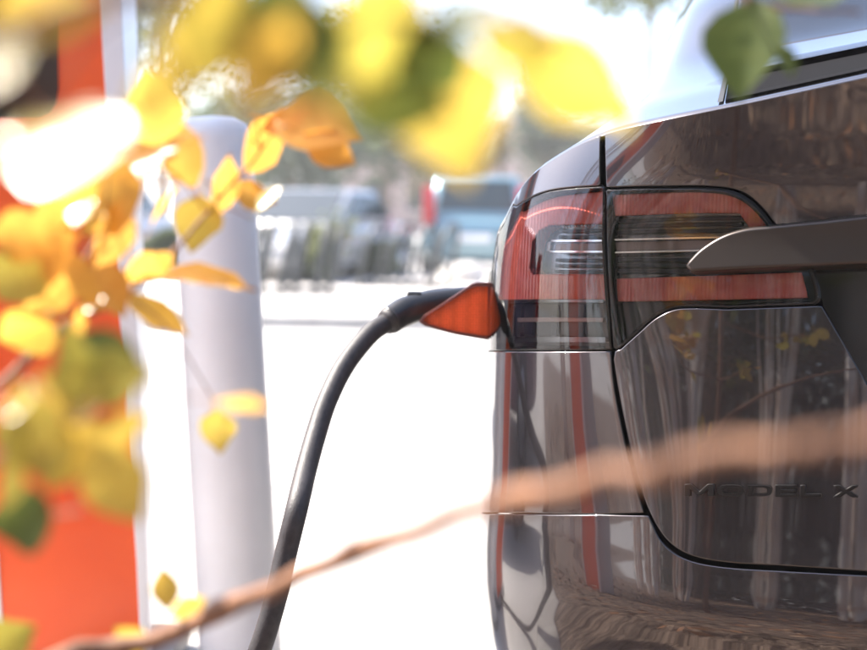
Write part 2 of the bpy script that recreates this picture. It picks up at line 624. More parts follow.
def panel(name, outline, mat, parent, off=0.0, step=0.014, rim=0.0022, depth=0.014, mirror=False, bstep=0.007, surf=None, surfn=None):
    """a sheet of bodywork that follows the skin inside an outline, with a rolled edge"""
    surf = surf or S
    surfn = surfn or Sn
    poly = resample(outline, bstep)
    A = sum(poly[i][0] * poly[(i + 1) % len(poly)][1] - poly[(i + 1) % len(poly)][0] * poly[i][1] for i in range(len(poly)))
    if A < 0:
        poly = poly[::-1]
    P = np.array(poly)
    nb = len(P)
    lo, hi = P.min(0), P.max(0)
    gx, gy = np.meshgrid(np.arange(lo[0] + step * .5, hi[0], step), np.arange(lo[1] + step * .5, hi[1], step))
    G = np.stack([gx.ravel(), gy.ravel()], 1)
    if len(G):
        G = G[inside(P, G)]
    if len(G):
        keep = np.ones(len(G), bool)
        for k in range(0, len(G), 2000):
            d = ((G[k:k + 2000, None, :] - P[None]) ** 2).sum(-1).min(1)
            keep[k:k + 2000] = d > (step * .55) ** 2
        G = G[keep]
    V2 = [Vector(p) for p in P] + [Vector(p) for p in G]
    res = delaunay_2d_cdt(V2, [(i, (i + 1) % nb) for i in range(nb)], [], 1, 1e-6)
    rv = np.array([(v.x, v.y) for v in res[0]])
    tris = [t for t in res[2]]
    cen = np.array([rv[list(t)].mean(0) for t in tris])
    ok = inside(P, cen)
    tris = [t for t, k in zip(tris, ok) if k]
    # boundary: the first nb output verts normally keep their order; find via orig map
    omap = {}
    for i, o_ in enumerate(res[3]):
        for q in o_:
            omap[q] = i
    ring = [omap[i] for i in range(nb)]
    Sp = surf(rv[:, 0], rv[:, 1])
    N = surfn(rv[:, 0], rv[:, 1])
    V = list(Sp + N * off)
    NN = list(N)
    F = [tuple(reversed(t)) for t in tris]
    if rim > 0:
        B3 = np.array([V[i] for i in ring])
        BN = np.array([NN[i] for i in ring])
        tan = np.roll(B3, -1, 0) - np.roll(B3, 1, 0)
        out = np.cross(BN, tan)
        out /= (np.linalg.norm(out, axis=1, keepdims=True) + 1e-12)
        # outward of the polygon: test with 2D orientation
        cen3 = B3.mean(0)
        chk = np.sum(out * (B3 - cen3))
        if chk < 0:
            out = -out
        prev = ring
        for (o1, d1, wn) in ((0.55 * rim, 0.16 * rim, 0.45), (0.9 * rim, 0.55 * rim, 0.85), (rim, rim, 1.0), (rim, depth, 1.0)):
            base = len(V)
            q = B3 + out * o1 - BN * d1
            nn = BN * (1 - wn) + out * wn
            nn /= np.linalg.norm(nn, axis=1, keepdims=True)
            V += list(q)
            NN += list(nn)
            cur = list(range(base, base + nb))
            for i in range(nb):
                j = (i + 1) % nb
                F.append((prev[i], prev[j], cur[j], cur[i]))
            prev = cur
    V = np.array(V)
    NN = np.array(NN)
    # make winding agree with the stored normals
    F2 = []
    for f in F:
        a, b, c = V[f[0]], V[f[1]], V[f[2]]
        fn = np.cross(b - a, c - a)
        F2.append(f if np.dot(fn, NN[list(f)].mean(0)) >= 0 else tuple(reversed(f)))
    if mirror:
        V = V * np.array([-1, 1, 1])
        NN = NN * np.array([-1, 1, 1])
        F2 = [tuple(reversed(f)) for f in F2]
    return mesh_obj(name, V, F2, mat, parent, True, NN)


def grid_patch(name, fn, us, ws, mat, parent, flip=False, mirror=False, thick=0.0):
    Ugrid, Wgrid = np.meshgrid(us, ws)
    P = fn(Ugrid.ravel(), Wgrid.ravel())
    nu, nw = len(us), len(ws)
    F = []
    for j in range(nw - 1):
        for i in range(nu - 1):
            a = j * nu + i
            f = (a, a + 1, a + 1 + nu, a + nu)
            F.append(f if not (flip ^ mirror) else tuple(reversed(f)))
    V = list(P)
    if thick:
        # skirt so the patch has an edge
        loop = [i for i in range(nu)] + [j * nu + nu - 1 for j in range(1, nw)] + [(nw - 1) * nu + i for i in range(nu - 2, -1, -1)] + [j * nu for j in range(nw - 2, 0, -1)]
        base = len(V)
        inner = thick
        for i in loop:
            V.append(inner(P[i], i))
        n = len(loop)
        for k in range(n):
            F.append((loop[k], base + k, base + (k + 1) % n, loop[(k + 1) % n]))
    V = np.array(V)
    if mirror:
        V = V * np.array([-1, 1, 1])
    return mesh_obj(name, V, F, mat, parent, True)


car = thing('parked_car', 'dark grey metallic electric car plugged in with its red charge flap open', 'car', tuple(O_W), YAW)

# ---- outlines on the rear (photograph pixels turned into body coordinates)
GAPX = [(600, 132), (601, 160), (602.5, 188)]
lip_us = np.linspace(0.765, 1.25, 24)
# dark inner shell that closes the gaps
us = np.concatenate([np.linspace(-1.3, 1.3, 130), []])


def shell_fn(u, w):
    z = 0.2 + (zt(u) - 0.012 - 0.2) * w
    return S(u, z) - Sn(u, z) * 0.058


grid_patch('inner_shell', shell_fn, np.linspace(-1.25, 1.25, 120), np.linspace(0, 1, 40), m_shell, car, flip=True)

# shoulder piece above the outer lamp, continuing forward as the quarter panel
top_edge_lens = smooth_poly(PXS((602.5, 188), (575, 189.5), (550, 192.5), (530, 199.5), (516, 208)), 6)
L_top = top_edge_lens[-1]
# lens outer edge goes on round the side


def zrow(u, row):
    z = 0.9
    for _ in range(20):
        r = proj(to_world(S(np.array(u), np.array(z))))[1]
        z += (r - row) / 600.0
    return float(z)


top_edge_lens = [(u, min(z, float(zt(u)) - .016)) for u, z in top_edge_lens]
L_top = top_edge_lens[-1]
lens_side_top = [(u, float(zt(u)) - .016 - .03 * max(0, u - 1.12) / .06) for u in np.linspace(L_top[0] + .02, 1.18, 6)]
lens_side = [(1.197, float(zt(1.2)) - .08), (1.2, 1.0), (1.2, 0.96)]
gapz0 = inv(600, 140)
bot_l = inv(611, 349)
bot_z = bot_l[1]
lens_outer = (top_edge_lens + lens_side_top + lens_side + [(1.2, zrow(1.2, 349)), (1.1, zrow(1.1, 349)), (1.0, zrow(1.0, 349)), (.9, zrow(.9, 348.6))] + PXS((609.5, 348.5), (606, 300), (602.5, 240)))


def shrink(poly, d):
    P = np.array(poly, float)
    A = np.sum(P[:, 0] * np.roll(P[:, 1], -1) - np.roll(P[:, 0], -1) * P[:, 1])
    if A < 0:
        P = P[::-1]
    e = np.roll(P, -1, 0) - P
    e /= np.linalg.norm(e, axis=1, keepdims=True) + 1e-12
    n = np.stack([-e[:, 1], e[:, 0]], 1)
    m = n + np.roll(n, 1, 0)
    m /= np.maximum(np.linalg.norm(m, axis=1, keepdims=True), 0.3)
    return [tuple(p) for p in P + m * d]


tops = [(float(u), float(zt(u)) - 0.004) for u in np.linspace(gapz0[0] + 0.002, 1.3, 30)]
shoulder = tops + [(1.3, zrow(1.2, 349)), (1.212, zrow(1.2, 349)), (1.21, 1.0), (1.207, float(zt(1.2)) - .078)] + [(u, z + .006) for (u, z) in lens_side_top[::-1]] + [(u, z + 0.006) for (u, z) in top_edge_lens[::-1][:-1]] + [inv(599, 183)]
lower_q = PXS((489.5, 352.5)) and []
lq_top = inv(608, 352.5)
# lower rear corner piece between lamp and bumper
qedge = smooth_poly(PXS((609.5, 352.5), (613.5, 391), (624, 444), (634, 484), (642.5, 512)), 5)
qz_b = qedge[-1][1]
qcorner = [(.9, zrow(.9, 352.6)), (1.0, zrow(1.0, 352.6)), (1.1, zrow(1.1, 352.6)), (1.2, zrow(1.2, 352.6)), (1.3, zrow(1.2, 352.6)), (1.3, zrow(1.2, 510)), (1.2, zrow(1.2, 510)), (1.1, zrow(1.1, 510.5)), (1.0, zrow(1.0, 511)), (.9, zrow(.9, 511.5))] + qedge[::-1]

# liftgate gap (centre line of the shut line)
gate_left = smooth_poly(PXS((613.5, 352), (619.5, 391), (630.5, 444), (641, 484), (651, 512), (666, 537), (688, 553), (724, 561), (790, 565), (866, 570)), 5)
gb_z = gate_left[-1][1]
bump_gap = smooth_poly(PXS((647.5, 517), (661, 543), (684, 560), (722, 568.5), (790, 573), (866, 577)), 5)

for mir in (False, True):
    panel('quarter_panel', shoulder, m_paint, car, mirror=mir)
    panel('rear_corner_panel', qcorner, m_paint, car, mirror=mir)
# bumper
bz = bump_gap[-1][1]
bl = [(1.3, zrow(1.2, 514)), (1.2, zrow(1.2, 514)), (1.1, zrow(1.1, 514.3)), (1.0, zrow(1.0, 514.6)), (.9, zrow(.9, 515))] + [inv(600, 515.8)] + bump_gap
half = bl + [(0.0, bz - 0.004)]
bump_out = half + [(-u, z) for (u, z) in bl[::-1]] + [(-1.3, 0.24), (1.3, 0.24)]
panel('bumper', bump_out, m_paint, car, step=0.016)

# inner lamp outline
lamp_in_top = smooth_poly(PXS((607, 191), (660, 190), (712, 191), (738, 197), (756, 210), (771, 228)), 5)
lamp_in_low = smooth_poly(PXS((809, 266), (815, 283), (817, 298), (812, 302.5)), 4)
lamp_in_bot = smooth_poly(PXS((727, 306), (690, 305), (671, 307), (652, 317), (636, 331), (619, 347)), 5)
lamp_in = lamp_in_top + lamp_in_low + lamp_in_bot + PXS((614.5, 347), (611, 300), (608, 240))

# liftgate lower sheet
gl_top = PXS((616, 352)) + smooth_poly(PXS((621, 350.5), (639, 334.5), (655, 320.5), (673, 311.5), (692, 309.5), (727, 310.5)), 5) + PXS((821, 307), (840, 340), (866, 385))
pz = gl_top[-1]
rec_in = (0.30, pz[1] - 0.05)
low = gate_left[1:] + [(0.0, gb_z - 0.002)]
lg = gl_top + [(0.26, pz[1] - 0.075), (0.0, pz[1] - 0.085)]
lg_full = lg + [(-u, z) for (u, z) in lg[:-1][::-1]] + [(-u, z) for (u, z) in low[:-1]] + low[::-1]
panel('liftgate', lg_full, m_paint, car, step=0.016)

# liftgate upper sheet between lamp and lip
gu_left = inv(604.5, 136)
up_top = [(float(u), float(zt(u)) - 0.004) for u in np.linspace(gu_left[0] - 0.002, 0.0, 40)]
up_bot = smooth_poly(PXS((607, 186), (660, 184.5), (716, 185), (744, 191), (763, 206), (777, 224)), 5) + PXS((820, 221), (866, 215))
ub = up_bot + [(0.0, up_bot[-1][1] - 0.006)]
up_full = up_top + [(-u, z) for (u, z) in up_top[:-1][::-1]] + [(-u, z) for (u, z) in up_bot] + ub[::-1]
panel('liftgate_upper', up_full, m_paint, car, step=0.016)

# satin applique bar across the gate, proud of the skin
bar_up = smooth_poly(PXS((692, 267), (706, 253), (726, 240), (748, 232.5), (772, 229.5)), 5) + PXS((820, 224.5), (866, 219))
bar_lo = PXS((866, 262), (782, 265.5), (720, 268.5), (695, 270))
bh = [*bar_up, (0.0, bar_up[-1][1] - 0.004)]
bl_ = [(0.0, bar_lo[0][1] + 0.002)] + bar_lo
bar_full = bar_up + [(0.0, bar_up[-1][1] - 0.004)] + [(-u, z) for (u, z) in bar_up[::-1]] + [(-u, z) for (u, z) in bar_lo[::-1]] + bl_
panel('trim_bar', bar_full, m_satin, car, off=0.022, rim=0.006, depth=0.05, step=0.014)
# chrome line under the bar tip
for mir in (False, True):
    panel('trim_strip', PXS((694, 270.5), (783, 267), (783, 268.8), (700, 273)), m_chrome, car, off=0.012, rim=0.0006, depth=0.01, mirror=mir)
    panel('trim_strip', PXS((690.5, 267), (705, 252.5), (725, 239), (747, 231.5), (771, 228.2), (771, 229.6), (748, 233), (727, 240.5), (707, 254), (693, 268)), m_chrome, car, off=0.02, rim=0.0006, depth=0.02, mirror=mir)

# number plate recess: dark sunk panel
rc = [(0.0, bar_lo[0][1] + 0.01)] + PXS((866, 258), (813, 261), (823, 305), (842, 340)) + [(pz[0] + 0.005, pz[1]), (0.262, pz[1] - 0.085), (0, pz[1] - 0.095)]
rc_full = rc + [(-u, z) for (u, z) in rc[1:-1][::-1]]
panel('plate_recess', rc_full, m_black_gloss, car, off=-0.026, rim=0.001, depth=0.01, step=0.02)
plate = panel('number_plate', [(0.155, 0.86), (-0.155, 0.86), (-0.155, 1.0), (0.155, 1.0)], m_white, car, off=-0.02, rim=0.001, depth=0.004)

# ---- lamps
for mir in (False, True):
    lamp = thing('tail_lamp_tmp', None, None)
    lamp.name = 'tail_lamp'
    lamp.parent = car
    del lamp
lamps = [o for o in col.objects if o.name.startswith('tail_lamp')]


def Z(row, px=560):
    return inv(px, row)[1]


def Upx(px, row=280):
    return inv(px, row)[0]


def band(u0, u1, r0, r1):
    us_ = np.linspace(u0, u1, max(3, int((u1 - u0) / .03)))
    return [(float(u), zrow(float(u), r0)) for u in us_] + [(float(u), zrow(float(u), r1)) for u in us_[::-1]]


for lamp, mir in zip(lamps, (False, True)):
    K = dict(mirror=mir)
    # housings
    panel('housing', shrink(lens_outer, -0.004), m_housing, lamp, off=-0.05, rim=0.0, step=0.02, **K)
    panel('housing', shrink(lamp_in, -0.004), m_housing, lamp, off=-0.05, rim=0.0, step=0.02, **K)
    # black gaskets round both halves (rings made as slightly larger sheets set back under the lens)
    for poly, nm in ((lens_outer, 'gasket'), (lamp_in, 'gasket')):
        a = resample(shrink(poly, -0.0045), 0.006)
        b = resample(shrink(poly, 0.0035), 0.006)
        n = 160
        def eq(p):
            p = np.array(p)
            p = np.vstack([p, p[:1]])
            d = np.concatenate([[0], np.cumsum(np.linalg.norm(np.diff(p, axis=0), axis=1))])
            t = np.linspace(0, d[-1], n, endpoint=False)
            return np.stack([np.interp(t, d, p[:, 0]), np.interp(t, d, p[:, 1])], 1)
        # match the loops by nearest point
        A_ = eq(a)
        B_ = np.array(b)
        B_ = np.array([B_[np.argmin(((B_ - q) ** 2).sum(1))] for q in A_])
        rows = []
        for (q, of) in ((A_, -0.03), (A_, -0.004), (B_, -0.006), (B_, -0.05)):
            rows.append(S(q[:, 0], q[:, 1]) + Sn(q[:, 0], q[:, 1]) * of)
        V = np.vstack(rows)
        if mir:
            V = V * np.array([-1, 1, 1])
        F = []
        for r in range(3):
            for i in range(n):
                j = (i + 1) % n
                F.append((r * n + i, r * n + j, (r + 1) * n + j, (r + 1) * n + i))
        mesh_obj(nm, V, F, m_black_gloss, lamp)
    # outer half: red C-shaped band, clear lower chamber, chrome lines
    zc = bot_z
    zt0 = Z(200, 570)
    uR = Upx(603.5, 250)
    ring_red = band(uR, 1.10, 0, 0)[:0]
    us_ = np.linspace(uR, 1.10, 12)
    ring_red += [(float(u), max(float(np.interp(u, [p[0] for p in top_edge_lens + lens_side_top], [p[1] for p in top_edge_lens + lens_side_top])) - .0045, zrow(float(u), 250))) for u in us_]
    ring_red += [(1.15, zrow(1.15, 245)), (1.165, zrow(1.165, 270)), (1.165, zrow(1.165, 298))]
    ring_red += [(float(u), zrow(float(u), 298.5)) for u in np.linspace(1.12, uR, 8)]
    ring_red += [(uR, zrow(uR, 275)), (.93, zrow(.93, 275)), (.945, zrow(.945, 268)), (.945, zrow(.945, 240)), (.93, zrow(.93, 228)), (.90, zrow(.9, 222)), (uR, zrow(uR, 221))]
    panel('red_band', ring_red, m_lampred, lamp, off=-0.016, rim=0.003, depth=0.03, step=0.012, **K)
    # window behind the bright lines
    panel('rear_panel', band(uR, .95, 221, 276), m_silverplast, lamp, off=-0.042, rim=0, **K)
    for row in (228, 234, 258, 264, 270):
        panel('rib', band(uR, .885, row - .8, row + 1.2), m_housing, lamp, off=-0.028, rim=0.001, depth=0.012, **K)
    for row in (239.5, 250.5):
        panel('bright_line', band(uR, .888, row - .8, row + .8), m_chrome, lamp, off=-0.014, rim=0.0008, depth=0.008, **K)
    panel('bright_line', band(.889, .895, 241, 250), m_chrome, lamp, off=-0.014, rim=0.0006, depth=0.008, **K)
    lg_ = panel('light_guide', band(uR, .882, 242, 248.5), m_guide, lamp, off=-0.022, rim=0.001, depth=0.01, **K)
    # lower chamber
    panel('lower_reflector', band(uR - .004, 1.16, 304, 334), m_housing, lamp, off=-0.04, rim=0, **K)
    panel('bright_line', band(uR, .97, 318, 321.5), m_guide, lamp, off=-0.016, rim=0.001, depth=0.015, **K)
    panel('shelf', band(uR, 1.16, 299.6, 302), m_silverplast, lamp, off=-0.014, rim=0.001, depth=0.03, **K)
    panel('lens_foot', band(uR - .006, 1.19, 337.5, 342.5), m_silverplast, lamp, off=-0.018, rim=0.001, depth=0.02, **K)
    for k in range(5):
        u0 = 0.82 + k * 0.06
        panel('facet', band(u0, u0 + .01, 305, 336), m_housing, lamp, off=-0.034, rim=0.001, depth=0.008, **K)
    # inner half
    def PP(*a):
        return PXS(*a)
    panel('red_band', PP((610, 194.5), (700, 193.5), (737, 198), (754, 211), (765, 227), (750, 229), (738, 213), (700, 212.5), (612, 214)), m_lampred, lamp, off=-0.016, rim=0.002, depth=0.03, step=0.012, **K)
    panel('red_band', PP((614, 279), (800, 272), (806, 296), (690, 298.5), (615, 300)), m_lampred, lamp, off=-0.016, rim=0.002, depth=0.03, step=0.012, **K)
    panel('rear_panel', PP((611, 214), (745, 212), (750, 232), (690, 268), (614, 279)), m_silverplast, lamp, off=-0.044, rim=0, **K)
    for row in (219, 224.5, 230, 257, 263, 269):
        panel('rib', PP((612, row - 1), (738 if row < 240 else 702, row - 1), (738 if row < 240 else 702, row + 1.6), (612, row + 1.6)), m_housing, lamp, off=-0.028, rim=0.001, depth=0.014, **K)
    panel('bright_line', PP((611, 238), (722, 236), (722, 237.4), (611, 239.4)), m_chrome, lamp, off=-0.014, rim=0.0006, depth=0.008, **K)
    panel('bright_line', PP((612, 250.6), (703, 248.6), (703, 249.8), (612, 252)), m_chrome, lamp, off=-0.014, rim=0.0006, depth=0.008, **K)
    panel('bright_line', PP((722, 236), (723.5, 237.2), (704.5, 249.8), (703, 248.6)), m_chrome, lamp, off=-0.014, rim=0.0006, depth=0.008, **K)
    panel('light_guide', PP((611, 241), (718, 239), (703, 247.5), (612, 249.5)), m_guide, lamp, off=-0.022, rim=0.001, depth=0.01, **K)
    panel('lower_reflector', PP((616, 302), (680, 301), (655, 312), (622, 340)), m_housing, lamp, off=-0.03, rim=0, **K)
    # clear covers
    panel('lens', lens_outer, m_lens, lamp, off=0.0, rim=0.004, depth=0.016, step=0.012, **K)
    panel('lens', lamp_in, m_lens, lamp, off=0.0, rim=0.003, depth=0.014, step=0.012, **K)

# ---- raised lettering on the gate, each letter a part
LZ0, LZ1 = None, None


def letter_pts(poly, x0, x1, y0, y1):
    return PXS(*[(x0 + (x1 - x0) * a, y1 + (y0 - y1) * b) for a, b in poly])


LET = {
    'M': [(0, 0), (.16, 0), (.16, .72), (.42, .12), (.58, .12), (.84, .72), (.84, 0), (1, 0), (1, 1), (.80, 1), (.5, .32), (.20, 1), (0, 1)],
    'E': [(0, 0), (1, 0), (1, .2), (.22, .2), (.22, .4), (.92, .4), (.92, .6), (.22, .6), (.22, .8), (1, .8), (1, 1), (0, 1)],
    'L': [(0, 0), (1, 0), (1, .22), (.22, .22), (.22, 1), (0, 1)],
    'X': [(0, 0), (.24, 0), (.5, .34), (.76, 0), (1, 0), (.63, .5), (1, 1), (.76, 1), (.5, .66), (.24, 1), (0, 1), (.37, .5)],
}
spans = [('M', 686, 714), ('O', 718, 744), ('D', 748, 772), ('E', 776, 797), ('L', 801, 821), ('X', 834, 858)]
for ch, x0, x1 in spans:
    y0, y1 = 484.5 + (x0 - 686) * 0.008, 495.5 + (x0 - 686) * 0.008
    nm = 'letter_' + ch.lower()
    if ch in LET:
        panel(nm, letter_pts(LET[ch], x0, x1, y1, y0)[::-1] if False else letter_pts([(a, 1 - b) for a, b in LET[ch]], x0, x1, y1, y0), m_badge, car, off=0.006, rim=0.0009, depth=0.007, step=0.01, bstep=0.004)
    else:
        def ringpt(t, k):
            if ch == 'O':
                c, s = math.cos(t), math.sin(t)
                r = (abs(c) ** 3.2 + abs(s) ** 3.2) ** (-1 / 3.2)
                return (.5 + .5 * k[0] * c * r, .5 + .5 * k[1] * s * r)
            c, s = math.cos(t), math.sin(t)
            r = (abs(c) ** 3.2 + abs(s) ** 3.2) ** (-1 / 3.2) if c > 0 else 1 / max(abs(c), abs(s))
            return (.5 + .5 * k[0] * c * r, .5 + .5 * k[1] * s * r)
        n = 40
        lo_ = [ringpt(2 * math.pi * i / n, (1, 1)) for i in range(n)]
        li_ = [ringpt(2 * math.pi * i / n, (.62, .58)) for i in range(n)]
        o2 = np.array(letter_pts(lo_, x0, x1, y1, y0))
        i2 = np.array(letter_pts(li_, x0, x1, y1, y0))
        rows = [S(o2[:, 0], o2[:, 1]) + Sn(o2[:, 0], o2[:, 1]) * h for h in (-0.001, 0.006)] + [S(i2[:, 0], i2[:, 1]) + Sn(i2[:, 0], i2[:, 1]) * h for h in (0.006, -0.001)]
        F = [(r * n + i, r * n + (i + 1) % n, (r + 1) * n + (i + 1) % n, (r + 1) * n + i) for r in range(3) for i in range(n)]
        mesh_obj(nm, np.vstack(rows), F, m_badge, car, False)

# ---- deck, pillars, roof and glass
RXK = pchip([0, .3, .6, .8, 1.0, 1.3, 2.5, 3.6, 4.4, 5.2, UEND], [0, -.26, -.515, -.585, -.62, -.645, -.65, -.62, -.56, -.45, 0.0])
RYK = pchip([0, .3, .6, .8, 1.0, 1.3, 2.5, 3.6, 4.4, 5.2, UEND], [1.12, 1.13, 1.16, 1.22, 1.34, 1.60, 2.40, 2.95, 3.10, 3.16, 3.22])
RZK = pchip([0, .6, .8, 1.3, 2.5, 3.6, 4.4, 5.2, UEND], [1.655, 1.64, 1.635, 1.635, 1.66, 1.62, 1.56, 1.54, 1.56])
g_rear = pchip([0, .05, .12, .22, .36, .62, .82, 1], [0, .045, .11, .19, .33, .76, .935, 1])
g_side = pchip([0, .12, .5, .85, 1], [0, .2, .62, .93, 1])
g_front = pchip([0, .3, .55, .8, 1], [0, .2, .38, .8, 1])


PEXP = 2.1


def G(u, w, off=0.0):
    au = np.abs(u)
    L = S(au, zt(au))
    Rr = np.stack([RXK(au), RYK(au), RZK(au)], -1)
    ws = sstep(1.25, 2.1, au)
    wf = sstep(4.2, 5.2, au)
    gz_ = g_rear(w) * (1 - ws) + ws * (g_side(w) * (1 - wf) + wf * g_front(w))
    P = L + (Rr - L) * w[..., None]
    P[..., 2] = L[..., 2] + (Rr[..., 2] - L[..., 2]) * gz_
    wb_ = sstep(0.62, 0.95, au) * (1 - sstep(2.4, 4.0, au))
    hx = w + wb_ * (1 - (1 - w) ** PEXP - w)
    P[..., 0] = L[..., 0] + (Rr[..., 0] - L[..., 0]) * hx
    P[..., 0] = np.where(u < 0, -P[..., 0], P[..., 0])
    return P


def Gn(u, w):
    e = 4e-3
    a = G(u + e, w) - G(u - e, w)
    b = G(u, np.clip(w + e, 0, 1)) - G(u, np.clip(w - e, 0, 1))
    n = np.cross(b, a)
    return n / (np.linalg.norm(n, axis=-1, keepdims=True) + 1e-12)


def Goff(d):
    return lambda u, w: G(u, w) + Gn(u, w) * d


wgrid = np.concatenate([[0, .006, .015, .03], np.linspace(.05, 1, 40)])
ub_ = np.linspace(-UEND + 0.001, UEND - 0.001, 420)
roofless = grid_patch('upper_body', lambda u, w: G(u, w) - Gn(u, w) * (0.004 * (w < 1e-6))[..., None], ub_, wgrid, m_paint, car, flip=True)


def roof_fn(u, t):
    E = G(u, np.ones_like(u))
    yc = np.clip(E[..., 1], 1.6, 2.8)
    C = np.stack([0 * yc, yc, 1.70 + 0 * yc], -1)
    P = E + (C - E) * t[..., None]
    P[..., 2] = E[..., 2] + (C[..., 2] - E[..., 2]) * np.sin(t * math.pi / 2)
    return P


grid_patch('roof', roof_fn, ub_, np.linspace(0, 1, 14), m_darkglass, car, flip=True)
# flat dull black sheet at the spoiler gap, spoiler and rear window on the tail
SEAM = 0.585
grid_patch('spoiler_gap', Goff(0.004), np.linspace(-SEAM, SEAM, 60), np.linspace(.022, .165, 8), m_gap, car, flip=True,
           thick=lambda p, i: p - np.array([0, 0, 0.006]))
spo = grid_patch('spoiler', Goff(0.014), np.linspace(-SEAM, SEAM, 60), np.linspace(.15, .32, 12), m_paint, car, flip=True,
                 thick=lambda p, i: p + np.array([0, 0.004, -0.014]))
grid_patch('rear_window', Goff(0.005), np.linspace(-SEAM + .005, SEAM - .005, 60), np.linspace(.335, .97, 30), m_darkglass, car, flip=True,
           thick=lambda p, i: p + np.array([0, 0.006, -0.008]))
for mir in (False, True):
    # seam between liftgate and pillar
    grid_patch('hatch_seam', Goff(0.003), np.linspace(SEAM + .004, SEAM + .012, 3), np.linspace(.02, .98, 40), m_black_matte, car, flip=True, mirror=mir)
    for (u0, u1) in ((1.75, 2.75), (2.83, 3.9)):
        grid_patch('side_window', Goff(0.004), np.linspace(u0, u1, 30), np.linspace(.14, .88, 10), m_darkglass, car, flip=True, mirror=mir,
                   thick=lambda p, i: p + np.array([0.006, 0, -0.004]))
grid_patch('windscreen', Goff(0.004), np.concatenate([np.linspace(5.15, UEND - .001, 20)]), np.linspace(.5, .96, 14), m_darkglass, car, flip=True)
grid_patch('windscreen', Goff(0.004), np.concatenate([np.linspace(5.15, UEND - .001, 20)]), np.linspace(.5, .96, 14), m_darkglass, car, flip=True, mirror=True)

# ---- sides, nose, floor and wheels
def arch(uc, r=0.40, zc=0.34):
    return [(uc + r * math.cos(a), zc + r * math.sin(a)) for a in np.linspace(math.pi * 1.1, -0.1 * math.pi, 24)]


def u_at_y(y):
    i = np.searchsorted(PYY[:5000], y)
    return float(UU[i])


uw_r, uw_f = u_at_y(1.02), u_at_y(3.98)
for mir in (False, True):
    topl = [(float(u), float(zt(u)) - 0.004) for u in np.linspace(1.306, 5.0, 40)]
    bot = [(5.0, 0.24)] + [p for p in arch(uw_f)[::-1]] + [(uw_f - 0.5, 0.24), (uw_r + 0.5, 0.24)] + [p for p in arch(uw_r)[::-1]]
    bot = [p for p in bot if p[0] > 1.306] + [(1.306, 0.56)]
    panel('body_side', topl + bot, m_paint, car, step=0.05, bstep=0.03, mirror=mir)
nose_top = [(float(u), float(zt(u)) - 0.004) for u in np.linspace(5.006, UEND, 20)]
for mir in (False, True):
    panel('nose', nose_top + [(UEND, 0.24), (5.006, 0.24)], m_paint, car, step=0.05, bstep=0.03, mirror=mir)
fl = [tuple(S(u, 0.3)[:2]) for u in np.linspace(-UEND + .01, UEND - .01, 80)]
mesh_obj('underbody', [(x * .93, y * .96 + .09, 0.27) for x, y in fl], [tuple(range(80))], m_black_matte, car, False)


def wheel(parent, loc, side, r=0.34, w=0.25):
    wt = bpy.data.objects.new('wheel', None)
    link(wt, parent)
    wt.location = loc
    prof = [(-w / 2, r - .07), (-w / 2, r - .02), (-w / 2 + .03, r), (w / 2 - .03, r), (w / 2, r - .02), (w / 2, r - .07), (w / 2 - .02, r - .09), (-w / 2 + .02, r - .09)]
    n = 40
    V, F = [], []
    for i in range(n):
        a = 2 * math.pi * i / n
        for (x, q) in prof:
            V.append((x, q * math.cos(a), q * math.sin(a)))
    k = len(prof)
    for i in range(n):
        for j in range(k):
            F.append((i * k + j, i * k + (j + 1) % k, ((i + 1) % n) * k + (j + 1) % k, ((i + 1) % n) * k + j))
    mesh_obj('tyre', V, F, m_black_matte, wt)
    m = MB()
    xo = side * (w / 2 - .03)
    m.tube([(xo - .02, 0, 0), (xo + .02, 0, 0)], 0.06, 16)
    for q in range(5):
        a = 2 * math.pi * q / 5
        m.tube([(xo, .04 * math.cos(a), .04 * math.sin(a)), (xo, (r - .085) * math.cos(a), (r - .085) * math.sin(a))], [.035, .025], 6)
    m.tube([(-w / 2 + .05, 0, 0), (-w / 2 + .09, 0, 0)], r - .1, 32)
    m.build('rim', m_steel, wt, True)


for sx in (-1, 1):
    for y in (1.02, 3.98):
        wheel(car, (sx * 0.84, y, 0.34), sx)

# ---- charge flap: reflector plate swung out at the corner
FY = 2.35
fl_px = [(419, 322), (424, 315.5), (436, 308), (455, 295.5), (472, 284), (477, 282.5), (490.5, 282.5), (490.5, 340.5), (478, 338.5), (455, 334.5), (436, 329.5), (425, 326)]
flap_o = bpy.data.objects.new('charge_port_door', None)
link(flap_o, car)


def w2l(v):
    return tuple((np.array(v) - O_W) @ RZ)


cxp, cyp = 462, 312
fro = [pixY(a, b, FY) for a, b in fl_px]
fin = [pixY(cxp + (a - cxp) * .915, cyp + (b - cyp) * .86, FY) for a, b in fl_px]


def plate(name, pts, y0, y1, mat, parent, bev):
    n = len(pts)
    V = [w2l((p.x, p.y + y0, p.z)) for p in pts] + [w2l((p.x, p.y + y1, p.z)) for p in pts]
    F = [tuple(range(n)), tuple(range(2 * n - 1, n - 1, -1))] + [((i + 1) % n, i, n + i, n + (i + 1) % n) for i in range(n)]
    o = mesh_obj(name, V, F, mat, parent, False)
    bm = bmesh.new()
    bm.from_mesh(o.data)
    bmesh.ops.recalc_face_normals(bm, faces=bm.faces)
    bm.to_mesh(o.data)
    bm.free()
    md = o.modifiers.new('bevel', 'BEVEL')
    md.width = bev
    md.segments = 3
    return o


